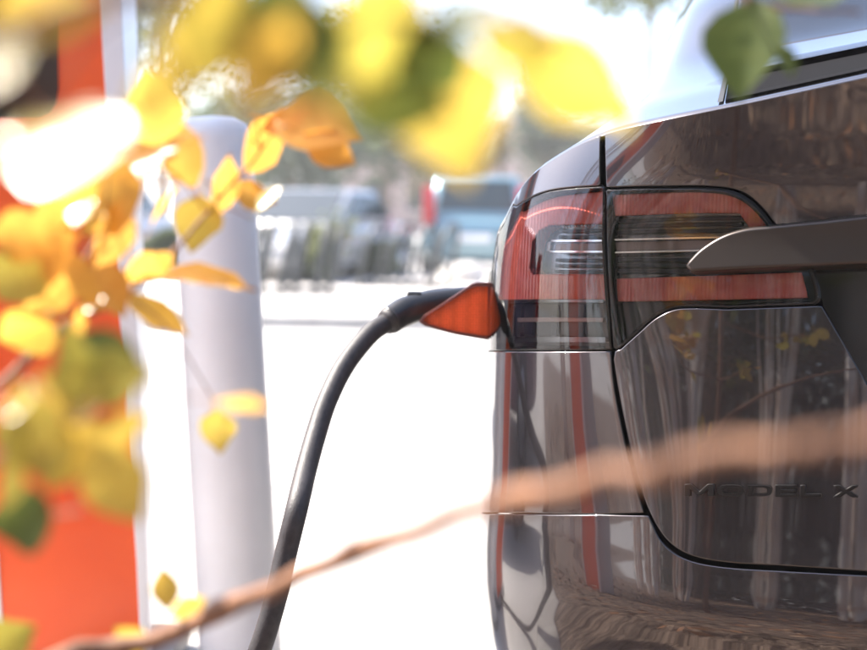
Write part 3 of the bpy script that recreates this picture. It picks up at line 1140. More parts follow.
# frame ring
n = len(fro)
V = []
for pts, y in ((fro, .012), (fro, .0), (fin, -.001), (fin, .012)):
    V += [w2l((p.x, p.y + y, p.z)) for p in pts]
F = [(r * n + i, r * n + (i + 1) % n, ((r + 1) % 4) * n + (i + 1) % n, ((r + 1) % 4) * n + i) for r in range(4) for i in range(n)]
mesh_obj('door_frame', V, F, m_flap_edge, flap_o, False)
plate('reflector', fin, 0.0025, 0.009, m_reflector, flap_o, 0.001)
# hinge arm joining the flap to the body
hp = pixY(484, 311, FY + .03)
MB().tube([w2l((hp.x - .01, FY + .014, hp.z)), w2l((hp.x + .012, FY + .06, hp.z))], 0.012, 10).build('hinge', m_black_matte, flap_o, True)
sk = S(1.25, 0.965)
MB().tube([tuple(sk + np.array([-.002, 0, 0])), tuple(sk + np.array([.03, 0, 0]))], 0.045, 28).build('charge_port', m_black_matte, car, True)

# ================================================================== CHARGING CABLE
cable = thing('charging_cable', 'black charging cable arching down from the plug in the dark car', 'cable', (0, 0, 0))
pD = 2.20
hand = spline([pixD(500, 300, 2.50), pixD(472, 299, 2.46), pixD(444, 302.5, 2.43), pixD(420, 307, 2.41), pixD(404, 312, 2.39), pixD(389, 321, 2.37)], 6)
hr = np.interp(np.linspace(0, 1, len(hand)), [0, .25, .5, .8, 1], [.018, .024, .027, .0275, .0255])
h_o = MB().tube(hand, list(hr), 24).build('connector_handle', m_handle, cable, True)
hb0 = hand[20]
MB().box(hb0.x - .014, hb0.x + .014, hb0.y - .007, hb0.y + .007, hb0.z + .018, hb0.z + .031).build('release_button', m_handle, h_o, bevel=.004)
MB().tube([hand[-2], hand[-1], hand[-1] + (hand[-1] - hand[-2]) * 1.6], [.0262, .0250, .0215], 24).build('collar', m_cable, h_o, True)
cp = [pixD(389, 321, 2.37), pixD(370, 334, 2.34), pixD(345, 365, 2.29), pixD(327, 401, 2.24), pixD(316, 434, 2.20), pixD(306, 470, 2.15), pixD(297, 508, 2.09), pixD(286, 553, 2.08), pixD(275, 601, 2.07), pixD(259, 652, 2.07),
      pixD(236, 705, 2.09)]
e = cp[-1]
cp += [Vector((e.x - .09, e.y + .06, .17)), Vector((e.x - .22, e.y + .16, .05)), Vector((e.x - .36, e.y + .34, .022)), Vector((-0.80, 2.62, .022)), Vector((-0.83, 2.80, .03)), Vector((-0.84, 2.95, .05))]
cpts = spline(cp, 10)
MB().tube(cpts, 0.0182, 20).build('cable', m_cable, cable, True)

# ================================================================== CHARGER
def bumpy_box():
    pass


def charger(yf, name, label, ref=None, rz=0):
    """pedestal of white shell with red face and dark holster opening, built from its front outline at world y = yf"""
    t = thing(name, label, 'charger')
    f = lambda a, b, dy=0.0: pixY(a, b, yf) + Vector((0, dy, 0))
    # outer outline (front) of white shell
    ground = lambda a: f(a, 210 + 1456 / yf * 1.03)
    outer_px = [(-12, 700), (-20, 560), (-75, 250), (-118, 20), (-122, -120), (-100, -190), (-40, -215), (60, -212), (98, -190), (112, -140), (121, 0), (135, 300), (146, 560), (150, 700)]
    red_px = [(5, 700), (-2, 560), (-52, 250), (-92, 20), (-96, -110), (-80, -160), (-35, -180), (50, -178), (80, -160), (90, -130), (99, 0), (118, 300), (136, 560), (141, 700)]
    hol_px = [(-30, 118), (40, 118), (50, 113), (56, 103), (58, 88), (56, -90), (48, -118), (30, -128), (-30, -128), (-52, -118), (-62, -92), (-58, 88), (-52, 108), (-44, 115)]
    out = [f(*p) for p in outer_px]
    red = [f(*p) for p in red_px]
    hol = [f(*p) for p in hol_px]
    for L in (out, red):
        L[0].z = 0.06
        L[-1].z = 0.06
    n = len(out)
    dep = 0.30
    # shell: front rim, sides, back
    V = [tuple(p + Vector((0, .012, 0))) for p in red] + [tuple(p + Vector((0, .0, 0))) for p in red] + [tuple(p + Vector((0, 0.004, 0))) for p in out] + [tuple(Vector(((p.x + .79) * .62 - .79, p.y + dep, p.z))) for p in out]
    F = []
    for r in range(3):
        for i in range(n):
            j = (i + 1) % n
            F.append((r * n + i, r * n + j, (r + 1) * n + j, (r + 1) * n + i))
    F.append(tuple(range(3 * n, 4 * n)))
    sh = mesh_obj('shell', V, F, m_white, t, False)
    b = sh.modifiers.new('bevel', 'BEVEL')
    b.width = 0.008
    b.segments = 3
    # red face with a hole: triangulate between outline and opening
    vs = [Vector((p.x, p.z)) for p in red] + [Vector((p.x, p.z)) for p in hol]
    m_ = len(hol)
    ed = [(i, (i + 1) % n) for i in range(n)] + [(n + i, n + (i + 1) % m_) for i in range(m_)]
    res = delaunay_2d_cdt(vs, ed, [], 1, 1e-6)
    hp_ = np.array([(p.x, p.z) for p in hol])
    rp_ = np.array([(p.x, p.z) for p in red])
    fv = [(v.x, yf + .008, v.y) for v in res[0]]
    ff = []
    for tr in res[2]:
        c = np.array([[res[0][k].x, res[0][k].y] for k in tr]).mean(0)[None]
        if inside(rp_, c)[0] and not inside(hp_, c)[0]:
            ff.append(tuple(tr))
    face = mesh_obj('red_face', fv, ff, m_chargered, t, False)
    sm = face.modifiers.new('solid', 'SOLIDIFY')
    sm.thickness = 0.01
    # holster pocket: red lip and dark walls
    V = [(p.x, yf + .003, p.z) for p in hol] + [(p.x, yf + .03, p.z) for p in hol]
    mesh_obj('opening_lip', V, [(i, (i + 1) % m_, m_ + (i + 1) % m_, m_ + i) for i in range(m_)], m_chargered, t, False)
    V = [(p.x, yf + .03, p.z) for p in hol] + [(p.x * .995, yf + .16, p.z) for p in hol]
    mesh_obj('pocket', V, [(i, (i + 1) % m_, m_ + (i + 1) % m_, m_ + i) for i in range(m_)] + [tuple(range(m_, 2 * m_))], m_black_matte, t, False)
    # plinth
    x0, x1 = out[0].x - .03, out[-1].x + .03
    MB().box(x0, x1, yf - .03, yf + dep + .03, 0.0, 0.062).build('plinth', m_kerb, t, bevel=.01)
    return t


ch = charger(2.92, 'charging_pedestal', 'red and white charging pedestal with dark holster opening beside the white bollard')

# bollard
def bollard(x, y, label):
    t = thing('bollard', label, 'bollard', (x, y, 0))
    r = 0.0945
    prof = [(r + .004, 0.03), (r + .002, .2), (r, .7), (r - .002, 1.27), (r - .004, 1.29), (r - .014, 1.31), (r - .04, 1.325), (0.001, 1.33)]
    n = 48
    V = [(q * math.cos(2 * math.pi * i / n), q * math.sin(2 * math.pi * i / n), z) for (q, z) in prof for i in range(n)]
    F = [(j * n + i, j * n + (i + 1) % n, (j + 1) * n + (i + 1) % n, (j + 1) * n + i) for j in range(len(prof) - 1) for i in range(n)]
    mesh_obj('sleeve', V, F, m_white, t)
    MB().tube([(0, 0, 0), (0, 0, .03)], .13, 32).build('base_ring', m_kerb, t, False)
    return t


bp = pixY(243, 420, 3.02)
bo = bollard(bp.x, 3.02, 'smooth white steel bollard with domed cap beside the charging pedestal')
bo.rotation_euler = (0, R(-3.3), 0)
#@@PART2
# ================================================================== BACKGROUND
def leaf_cloud(center, radii, n, size, seed, clumps=26, spread=0.33, squash=0.0):
    r = np.random.default_rng(seed)
    cs = r.normal(size=(clumps, 3))
    cs /= np.linalg.norm(cs, axis=1, keepdims=True)
    cs *= r.uniform(0.25, 0.95, (clumps, 1))
    k = r.integers(0, clumps, n)
    P = cs[k] + r.normal(size=(n, 3)) * spread * r.uniform(.4, 1, (clumps, 1))[k]
    P = P * np.array(radii) + np.array(center)
    a = r.normal(size=(n, 3))
    a /= np.linalg.norm(a, axis=1, keepdims=True)
    b = np.cross(a, r.normal(size=(n, 3)))
    b /= np.linalg.norm(b, axis=1, keepdims=True)
    s = size * r.uniform(.6, 1.3, (n, 1))
    V = np.stack([P - a * s, P - b * s * .55, P + a * s, P + b * s * .55], 1).reshape(-1, 3)
    F = np.arange(4 * n).reshape(-1, 4)
    return V, F


def fast_mesh(name, V, F, mat, parent=None):
    me = bpy.data.meshes.new(name)
    V = np.asarray(V, np.float32)
    F = np.asarray(F, np.int32)
    me.vertices.add(len(V))
    me.vertices.foreach_set('co', V.ravel())
    me.loops.add(F.size)
    me.loops.foreach_set('vertex_index', F.ravel())
    me.polygons.add(len(F))
    me.polygons.foreach_set('loop_start', np.arange(0, F.size, F.shape[1], dtype=np.int32))
    me.update(calc_edges=True)
    me.validate()
    me.materials.append(mat)
    return link(bpy.data.objects.new(name, me), parent)


def tree(x, y, h, cz_, radii, seed, mat, label, n=3600, size=0.13, trunk_r=0.14, group=None, name='tree', lean=0.0, bark=None, clumps=26, spread=.33, z0=0.0):
    t = thing(name, label, 'tree', (x, y, z0), 0, group)
    r = random.Random(seed)
    m = MB()
    top = Vector((lean, 0, cz_ + radii[2] * .4))
    m.tube(spline([(0, 0, -0.05), (lean * .2 + r.uniform(-.1, .1), 0, h * .25), (lean * .6, r.uniform(-.1, .1), cz_ - radii[2] * .5), top], 5), list(np.linspace(trunk_r, trunk_r * .25, 16)), 10)
    for k in range(7):
        a = r.uniform(0, 6.28)
        b0 = Vector((lean * .5, 0, r.uniform(cz_ - radii[2] * .9, cz_)))
        b1 = Vector((lean + math.cos(a) * radii[0] * .75, math.sin(a) * radii[1] * .75, b0.z + r.uniform(.2, .7) * radii[2]))
        m.tube(spline([b0, (b0 + b1) * .5 + Vector((0, 0, .1)), b1], 4), list(np.linspace(trunk_r * .45, trunk_r * .1, 9)), 7)
    m.build('trunk', bark or m_bark, t, True)
    V, F = leaf_cloud((lean, 0, cz_), radii, n, size, seed, clumps, spread)
    fast_mesh('crown', V, F, mat, t)
    return t


def at(px, D):
    """ground point under a pixel column at distance D"""
    p = pixD(px, 210, D)
    return p.x, p.y


x, y = at(165, 30)
tree(x, y, 9, 6.0, (2.0, 1.8, 3.0), 3, m_fol[1], 'tall sparse tree with pale dappled leaves behind the charging pedestal', n=2600, size=.15, spread=.24)
x, y = at(292, 36)
tree(x, y, 5, 3.0, (2.2, 2.0, 1.7), 4, m_fol[2], 'rounded grey-green tree behind the silver saloon car', n=3600)
x, y = at(235, 38)
tree(x, y, 5, 3.0, (2.0, 2.0, 1.9), 14, m_fol[0], 'dark green tree beside the lamp post', n=3600)
x, y = at(385, 40)
tree(x, y, 7, 4.1, (2.6, 2.4, 2.6), 5, m_fol[0], 'dense green tree standing between silver saloon and blue estate', n=4600)
x, y = at(455, 42)
tree(x, y, 5, 2.9, (1.7, 1.6, 1.5), 6, m_fol[3], 'low olive-brown tree in front of the pink building', n=3200)
x, y = at(548, 46)
tree(x, y, 7, 4.2, (1.5, 1.5, 2.1), 7, m_fol[2], 'narrow blue-green tree beside the pink building', n=3200)
x, y = at(600, 50)
tree(x, y, 5, 3.2, (1.6, 1.5, 1.7), 8, m_fol[1], 'bushy pale green tree at the end of the pink building', n=3000)
x, y = at(645, 22)
tree(x, y, 7, 5.4, (1.9, 1.7, 1.3), 9, m_fol[1], 'tree with thin high twigs above the car roof', n=1800, size=.09, spread=.2, trunk_r=.1)

# building
m_pink = principled('pink_stucco', (0.4, 0.29, 0.26), 0.9)
noise_color(m_pink, 1.5, (0.36, 0.26, 0.235), (0.44, 0.33, 0.3), 6, bump=.2)
m_pinktrim = principled('stucco_trim', (0.5, 0.42, 0.38), 0.85)
m_window = principled('window_glass', (0.03, 0.035, 0.04), 0.08)
bx0, bx1, by = -6.0, 5.6, 58.0
bl_t = thing('stucco_building', 'low pink stucco building with flat roof behind the trees', 'building', (0, by, 0))
MB().box(bx0, bx1, 0, 9, 0, 5.0).build('wall', m_pink, bl_t)
MB().box(bx0 - .2, bx1 + .2, -.2, 9.2, 5.003, 5.35).build('cornice', m_pinktrim, bl_t, bevel=.04)
for k in range(6):
    wx = bx0 + .9 + k * 1.85
    w_ = MB().box(wx, wx + 1.1, -.06, .05, 1.0, 2.6).build('window', m_pinktrim, bl_t)
    MB().box(wx + .1, wx + 1.0, -.075, .02, 1.1, 2.5).build('pane', m_window, w_)
    if k < 6:
        w_ = MB().box(wx, wx + 1.1, -.06, .05, 3.3, 4.4).build('window', m_pinktrim, bl_t)
        MB().box(wx + .1, wx + 1.0, -.075, .02, 3.4, 4.3).build('pane', m_window, w_)

# lamp post
m_pole = principled('painted_pole', (0.05, 0.055, 0.055), 0.5, 0.3)
x, y = at(303, 38)
lp = thing('lamp_post', 'thin dark lamp post rising among the trees', 'lamp post', (x, y, 0))
MB().tube([(0, 0, 0), (0, 0, .4), (0, 0, 6.2)], [.09, .07, .045], 12).build('pole', m_pole, lp, True)
MB().tube([(0, 0, 6.15), (.5, -.3, 6.35)], .035, 8).build('arm', m_pole, lp, True)
MB().box(.4, .95, -.5, -.2, 6.28, 6.38).build('lamp_head', m_pole, lp, bevel=.02)

# parked cars in the far row
m_glass2 = principled('far_car_glass', (0.02, 0.03, 0.035), 0.05, 0, .6)
m_tailred = principled('far_tail_lamp', (0.5, 0.02, 0.03), 0.2)
m_headl = principled('far_head_lamp', (0.7, 0.7, 0.7), 0.1, .6)
m_tyre2 = principled('far_tyre', (0.02, 0.02, 0.02), 0.7)


def far_car(px, D, rz, paint, label, kind, facing):
    """parked car: body loft, cabin, panes, lamps, wheels; local y runs from rear (0) to nose"""
    x, y = at(px, D)
    t = thing('parked_car', label, 'car', (x, y, 0), rz, 'cars parked in the far row')
    suv = kind == 'suv'
    Ln, W = (4.6, .93) if suv else (4.6, .9)
    belt = 1.02 if suv else .92
    top = 1.70 if suv else 1.40
    # lower body stations: (y, half width, z bottom, z top)
    st = [(0.0, W * .78, .38, belt * .86), (.06, W * .92, .30, belt * .97), (.35, W * .99, .24, belt), (1.2, W, .2, belt), (2.6, W, .2, belt * .99), (3.3, W, .2, belt * .97),
          (4.0, W * .97, .22, belt * .86), (4.4, W * .88, .27, belt * .76), (Ln, W * .66, .36, belt * .62)]
    V, F = [], []
    prof = [(-.94, 0), (-1, .18), (-1.0, .55), (-.97, .82), (-.90, .96), (-.72, 1.0), (0, 1.02), (.72, 1.0), (.90, .96), (.97, .82), (1.0, .55), (1, .18), (.94, 0)]
    for (yy, w, z0, z1) in st:
        for (a, b) in prof:
            V.append((a * w, yy, z0 + (z1 - z0) * b))
    k = len(prof)
    for i in range(len(st) - 1):
        for j in range(k):
            F.append((i * k + j, (i + 1) * k + j, (i + 1) * k + (j + 1) % k, i * k + (j + 1) % k))
    F.append(tuple(range(k)))
    F.append(tuple((len(st) - 1) * k + j for j in reversed(range(k))))
    b_ = mesh_obj('body', V, F, paint, t)
    b_.modifiers.new('sub', 'SUBSURF').levels = 1
    b_.modifiers['sub'].render_levels = 1
    # cabin
    yr0, yr1, yf1, yf0 = (.12, .55, 2.5, 3.35) if suv else (.75, 1.45, 2.35, 3.25)
    wb, wt = W * .93, W * .74
    cst = [(yr0, belt - .04, wb * .97, wb * .9), (yr1, top - .02, wt, wt), ((yr1 + yf1) / 2, top + .02, wt, wt), (yf1, top - .03, wt, wt), (yf0, belt - .06, wb * .97, wb * .9)]
    bl2 = [(-wb, yr0, belt - .05), (-wb, (yr0 + yf0) / 2, belt - .05), (-wb, yf0, belt - .05)]
    V = [(-wb * .96, yr0, belt - .05), (wb * .96, yr0, belt - .05), (wb * .96, yf0, belt - .05), (-wb * .96, yf0, belt - .05),
         (-wt, yr1, top), (wt, yr1, top), (wt, yf1, top), (-wt, yf1, top)]
    F = [(0, 3, 2, 1), (4, 5, 6, 7), (0, 1, 5, 4), (1, 2, 6, 5), (2, 3, 7, 6), (3, 0, 4, 7)]
    c_ = mesh_obj('cabin', V, F, paint, t)
    bv = c_.modifiers.new('bevel', 'BEVEL')
    bv.width = .09
    bv.segments = 4
    q = [Vector(v) for v in V]

    def pane(nm, a, b, c, d, u0, u1, v0, v1):
        nrm = (b - a).cross(d - a).normalized() * .02
        P = [(a * (1 - u) + b * u) * (1 - v) + (d * (1 - u) + c * u) * v for (u, v) in ((u0, v0), (u1, v0), (u1, v1), (u0, v1))]
        o = mesh_obj(nm, [p + nrm for p in P] + [p - nrm for p in P], [(0, 1, 2, 3), (7, 6, 5, 4), (0, 4, 5, 1), (1, 5, 6, 2), (2, 6, 7, 3), (3, 7, 4, 0)], m_glass2, t, False)
        return o
    pane('rear_window', q[0], q[1], q[5], q[4], .1, .9, .2, .88)
    pane('windscreen', q[2], q[3], q[7], q[6], .06, .94, .12, .92)
    for (a, b, c, d) in ((q[1], q[2], q[6], q[5]), (q[3], q[0], q[4], q[7])):
        pane('side_window', a, b, c, d, .1, .48, .22, .86)
        pane('side_window', a, b, c, d, .52, .9, .22, .86)
    for sx in (-1, 1):
        if suv:
            MB().box(sx * W * .82 - .09, sx * W * .82 + .09, -.02, .2, .86, 1.50).build('tail_lamp', m_tailred, t, bevel=.03)
        else:
            MB().box(sx * W * .68 - .16, sx * W * .68 + .16, -.03, .12, .66, .80).build('tail_lamp', m_tailred, t, bevel=.03)
        MB().box(sx * W * .62 - .18, sx * W * .62 + .16, Ln - .28, Ln - .06, .56, .70).build('head_lamp', m_headl, t, bevel=.03)
        for yy in (.85, 3.6):
            wt_ = bpy.data.objects.new('wheel', None)
            link(wt_, t)
            wt_.location = (sx * (W - .1), yy, .33)
            MB().tube([(-.11, 0, 0), (.11, 0, 0)], .33, 24).build('tyre', m_tyre2, wt_, True)
            MB().tube([(-.115, 0, 0), (.115, 0, 0)], .21, 20).build('rim', m_steel, wt_, True)
    MB().box(-.26, .26, -.03, .03, .62, .74).build('number_plate', m_white, t)
    return t


def cpaint(n, c, metal=.3):
    return principled(n, c, .3, metal, .5, 1.0)


far_car(372, 21.5, R(160), cpaint('silver_paint', (.46, .46, .46), .5), 'silver saloon car parked nose out behind the low hedge', 'sedan', 1)
far_car(476, 21.0, R(-4), cpaint('blue_grey_paint', (.16, .28, .33), .4), 'blue-grey estate car with tall red tail lamps in the far row', 'suv', -1)
far_car(243, 22.6, R(6), cpaint('white_paint', (.36, .34, .34), .0), 'white saloon with red tail lamps parked behind the white bollard', 'sedan', -1)
far_car(140, 23.0, R(172), cpaint('pale_paint', (.5, .5, .52), .4), 'pale grey saloon parked behind the hedge by the pedestal', 'sedan', 1)


nb_car = far_car(300, 3.0, R(-10), cpaint('plum_paint', (.13, .07, .12), .5), 'dark plum car parked beside the charging pedestal', 'suv', 1)
nb_car.location = (-3.9, 2.45, 0)


def hedge(px0, px1, D, h, dep, seed, mat, label, n):
    x0, y = at(px0, D)
    x1, _ = at(px1, D)
    t = thing('hedge', label, 'hedge', ((x0 + x1) / 2, y, .12))
    w = (x1 - x0) / 2
    r = np.random.default_rng(seed)
    P = np.stack([r.uniform(-w, w, n), r.uniform(-dep, dep, n), np.abs(r.normal(0, 1, n)) * 0], 1)
    P[:, 2] = r.uniform(0.03, 1, n) ** .7 * h * (1 + .12 * np.sin(P[:, 0] * 3) + .1 * np.sin(P[:, 0] * 7.3 + 1))
    a = r.normal(size=(n, 3))
    a /= np.linalg.norm(a, axis=1, keepdims=True)
    b = np.cross(a, r.normal(size=(n, 3)))
    b /= np.linalg.norm(b, axis=1, keepdims=True)
    s = .055 * r.uniform(.6, 1.3, (n, 1))
    V = np.stack([P - a * s, P - b * s * .6, P + a * s, P + b * s * .6], 1).reshape(-1, 3)
    fast_mesh('foliage', V, np.arange(4 * n).reshape(-1, 4), mat, t)
    m = MB()
    k = max(2, int(w * 2 / .45))
    for i in range(k):
        xx = -w + (i + .5) * 2 * w / k
        m.tube([(xx, 0, -.02), (xx + .03, .02, h * .7)], [.02, .008], 6)
    m.build('stems', m_bark, t, True)
    return t


hedge(345, 398, 19.2, .46, .35, 21, m_fol[0], 'low clipped dark green hedge in front of the silver saloon', 2600)
hedge(128, 200, 19.2, .58, .35, 22, m_fol[0], 'low clipped dark hedge between pedestal and bollard', 3800)
# loose lime bush
x, y = at(328, 17.2)
b_t = thing('bush', 'round sunlit green bush on the walkway island', 'bush', (x, y, .12))
V, F = leaf_cloud((0, 0, .42), (.34, .32, .40), 1500, .05, 31, 14, .3)
fast_mesh('foliage', V, F, m_fol[1], b_t)
MB().tube([(0, 0, -.02), (.03, 0, .5)], [.03, .012], 8).build('stem', m_bark, b_t, True)


def rack(px, D, label, rz, n=4, w=.55):
    x, y = at(px, D)
    t = thing('cycle_stand', label, 'cycle stand', (x, y, .122), rz, None)
    for k in range(n):
        xx = (k - (n - 1) / 2) * w / (n - 1) * 2 + rnd.uniform(-.05, .05)
        MB().tube(spline([(xx, -.25, 0), (xx + .08, -.25, .5), (xx + .18, -.1, .78), (xx + .24, .1, .78), (xx + .2, .25, .5), (xx + .08, .25, 0)], 5), .032, 8).build('hoop', m_pole, t, True)
    for yy in (-.25, .25):
        MB().tube([(-w * 1.2, yy, .02), (w * 1.25, yy, .02)], .022, 8).build('rail', m_pole, t, True)
    return t


rack(284, 15.2, 'dark metal cycle stand of hoops behind the white bollard', R(12), 6, .5)
rack(402, 16.8, 'dark metal cycle stand of hoops in front of the low hedge', R(-10), 4, .5)
# pale boulders
m_stone = principled('pale_stone', (.5, .47, .44), .9)
noise_color(m_stone, 5, (.42, .39, .36), (.56, .53, .5), 6, bump=.5)


def boulder(px, D, r3, seed, label):
    x, y = at(px, D)
    me = bmesh.new()
    bmesh.ops.create_icosphere(me, subdivisions=3, radius=1)
    rr = random.Random(seed)
    ph = [rr.uniform(0, 6) for _ in range(6)]
    for v in me.verts:
        c = v.co
        k = 1 + .12 * math.sin(c.x * 3 + ph[0]) + .1 * math.sin(c.y * 4 + ph[1]) + .08 * math.sin(c.z * 5 + ph[2])
        v.co = Vector((c.x * r3[0] * k, c.y * r3[1] * k, max(-.05, c.z * r3[2] * k + r3[2] * .6)))
    m = bpy.data.meshes.new('boulder')
    me.to_mesh(m)
    me.free()
    m.polygons.foreach_set('use_smooth', [True] * len(m.polygons))
    m.materials.append(m_stone)
    o = link(bpy.data.objects.new('boulder', m))
    o.location = (x, y, .122)
    return tag(o, label, 'boulder')


boulder(466, 18.0, (.33, .3, .17), 1, 'wide pale boulder in front of the blue-grey estate car')

# ================================================================== BEHIND THE CAMERA (seen in the paint)
def stem_shrub(x, y, seed, n, h, label):
    t = thing('multi_stem_tree', label, 'tree', (x, y, .08), 0, 'slender trees in the mulch bed')
    r = random.Random(seed)
    for k in range(n):
        a = r.uniform(0, 6.28)
        sp = r.uniform(.08, .5)
        hh = h * r.uniform(.8, 1.1)
        p0 = Vector((math.cos(a) * .07, math.sin(a) * .07, -.05))
        p2 = Vector((math.cos(a) * sp, math.sin(a) * sp, hh))
        p1 = (p0 + p2) * .5 + Vector((r.uniform(-.06, .06), r.uniform(-.06, .06), 0))
        rr = r.uniform(.012, .028)
        MB().tube(spline([p0, p1, p2], 6), list(np.linspace(rr, rr * .4, 13)), 8).build('stem', m_palebark, t, True)
    V, F = leaf_cloud((0, 0, h * 1.12), (.7, .7, .45), 1000, .05, seed, 18, .3)
    fast_mesh('crown', V, F, m_fol[seed % 3], t)
    return t


shrub_spots = [(-1.5, -2.2, 41), (-.55, -1.7, 42), (.35, -2.3, 43), (1.1, -1.6, 44), (1.9, -2.4, 45), (2.8, -1.9, 46), (-2.6, -1.6, 47), (3.6, -3.0, 50), (-2.4, -.5, 51), (-3.0, .5, 52), (-3.4, -.9, 53), (-1.9, -1.0, 54), (-3.7, .9, 55), (.75, -3.3, 48), (-.9, -3.2, 49)]
for i, (x, y, sd) in enumerate(shrub_spots):
    stem_shrub(x, y, sd, 9 + sd % 4, 2.5 + .1 * (sd % 4), 'slender pale-stemmed tree growing in the mulch bed behind the car')
for i, (x, y, sd) in enumerate(((-4.5, -5.2, 61), (-1.6, -5.6, 62), (1.4, -5.3, 63), (4.4, -5.6, 64), (7.4, -5.2, 65), (-7.4, -5.4, 66))):
    tree(x, y, 5.5, 3.2, (2.2, 1.4, 2.6), sd, m_fol[(i % 2) * 2], 'unseen leafy tree added to darken the sky reflected in the car', n=5200, size=.12, group='trees added to darken the reflected sky', clumps=40)  # added out of view so the paint mirrors less bright sky
m_litter = [principled('litter_tan', (.34, .23, .15), .8), principled('litter_rust', (.28, .13, .06), .8), principled('litter_dark', (.06, .045, .035), .9)]
for i_, (mt_, lab_) in enumerate(zip(m_litter, ('tan', 'rusty', 'dark brown'))):
    rr = np.random.default_rng(80 + i_)
    nl = 6500
    P = np.stack([rr.uniform(-5, 6, nl), rr.uniform(-5.5, 1.85, nl), rr.uniform(.125, .19, nl)], 1)
    a_ = rr.normal(size=(nl, 3)) * np.array([1, 1, .35])
    a_ /= np.linalg.norm(a_, axis=1, keepdims=True)
    b__ = np.cross(a_, rr.normal(size=(nl, 3)) * .4 + np.array([0, 0, 1]))
    b__ /= np.linalg.norm(b__, axis=1, keepdims=True)
    sz_ = rr.uniform(.015, .045, (nl, 1))
    V = np.stack([P - a_ * sz_, P - b__ * sz_ * .5, P + a_ * sz_, P + b__ * sz_ * .5], 1).reshape(-1, 3)
    tag(fast_mesh('leaf_litter', V, np.arange(4 * nl).reshape(-1, 4), mt_), lab_ + ' fallen leaves and bark chips strewn over the bed', 'leaf litter', None, 'stuff')
hb = hedge(0, 10, 5, .6, .3, 71, m_fol[2], 'unseen tall hedge added to cover bright ground in the reflections', 10)  # added out of view to block bright ground mirrored in the paint
for c_ in list(hb.children):
    bpy.data.objects.remove(c_)
hb.location = (0, -7.4, .05)
rr = np.random.default_rng(5)
nh = 26000
P = np.stack([rr.uniform(-9, 9, nh), rr.uniform(-.5, .5, nh), rr.uniform(0, 2.6, nh)], 1)
a_ = rr.normal(size=(nh, 3))
a_ /= np.linalg.norm(a_, axis=1, keepdims=True)
b__ = np.cross(a_, rr.normal(size=(nh, 3)))
b__ /= np.linalg.norm(b__, axis=1, keepdims=True)
V = np.stack([P - a_ * .09, P - b__ * .06, P + a_ * .09, P + b__ * .06], 1).reshape(-1, 3)
fast_mesh('foliage', V, np.arange(4 * nh).reshape(-1, 4), m_fol[2], hb)
mh = MB()
for i_ in range(30):
    mh.tube([(-8.7 + i_ * .6, 0, -.05), (-8.6 + i_ * .6, .03, 2.2)], [.03, .012], 6)
mh.build('stems', m_bark, hb, True)
ch2 = copy_tree(ch)
ch2['label'] = 'red and white charging pedestal standing at the kerb of the mulch bed'
ch2.rotation_euler = (0, 0, R(168))
c_old = Vector((-0.78, 3.05, 0))
ch2.location = Vector((-1.75, 1.12, 0)) - Matrix.Rotation(R(168), 3, 'Z') @ c_old

# ================================================================== FOREGROUND TREE
def leaf_mesh(kind, seed):
    r = random.Random(seed)
    if kind == 'ovate':
        half = [(0, .0), (.04, .06), (.2, .22), (.40, .31), (.60, .29), (.78, .19), (.92, .07), (1.0, 0.0)]
    elif kind == 'lobed':
        half = [(0, .0), (.03, .05), (.10, .22), (.16, .40), (.30, .52), (.36, .40), (.42, .24), (.55, .28), (.70, .26), (.84, .14), (1.0, 0.0)]
    else:
        half = [(0, .0), (.05, .12), (.18, .34), (.36, .44), (.52, .40), (.68, .28), (.84, .15), (1.0, 0.0)]
    n = len(half)
    bend, fold, tw = r.uniform(-.35, .35), r.uniform(.05, .45), r.uniform(-.3, .3)
    V, F = [], []
    for i, (t, w) in enumerate(half):
        for s in (-1, -.5, 0, .5, 1):
            ww = w * s * (1 + r.uniform(-.08, .08))
            z = abs(ww) * fold + bend * (t - .5) ** 2 + tw * ww * t + .02 * math.sin(t * 14 + s * 3)
            V.append((ww, t - .02 * abs(s), z))
    for i in range(n - 1):
        for k in range(4):
            a = i * 5 + k
            F.append((a, a + 1, a + 6, a + 5))
    # petiole
    b = len(V)
    V += [(-.012, 0, 0), (.012, 0, 0), (.012, -.35, -.05), (-.012, -.35, -.05), (0, 0, -.02), (0, -.35, -.07)]
    F += [(b, b + 1, b + 2, b + 3), (b + 1, b + 4, b + 5, b + 2), (b + 4, b, b + 3, b + 5)]
    return V, F


LEAFM = {}
for kind in ('ovate', 'lobed', 'broad'):
    for s in range(3):
        V, F = leaf_mesh(kind, 100 + s * 7 + len(kind))
        for c, mt in m_leaf.items():
            me = bpy.data.meshes.new('leaf_%s_%s_%d' % (kind, c, s))
            me.from_pydata(V, [], F)
            me.polygons.foreach_set('use_smooth', [True] * len(F))
            me.materials.append(mt)
            LEAFM[(kind, c, s)] = me
CR, CU, CF = Vector(CM[:3, 0]), Vector(CM[:3, 1]), Vector(-CM[:3, 2])


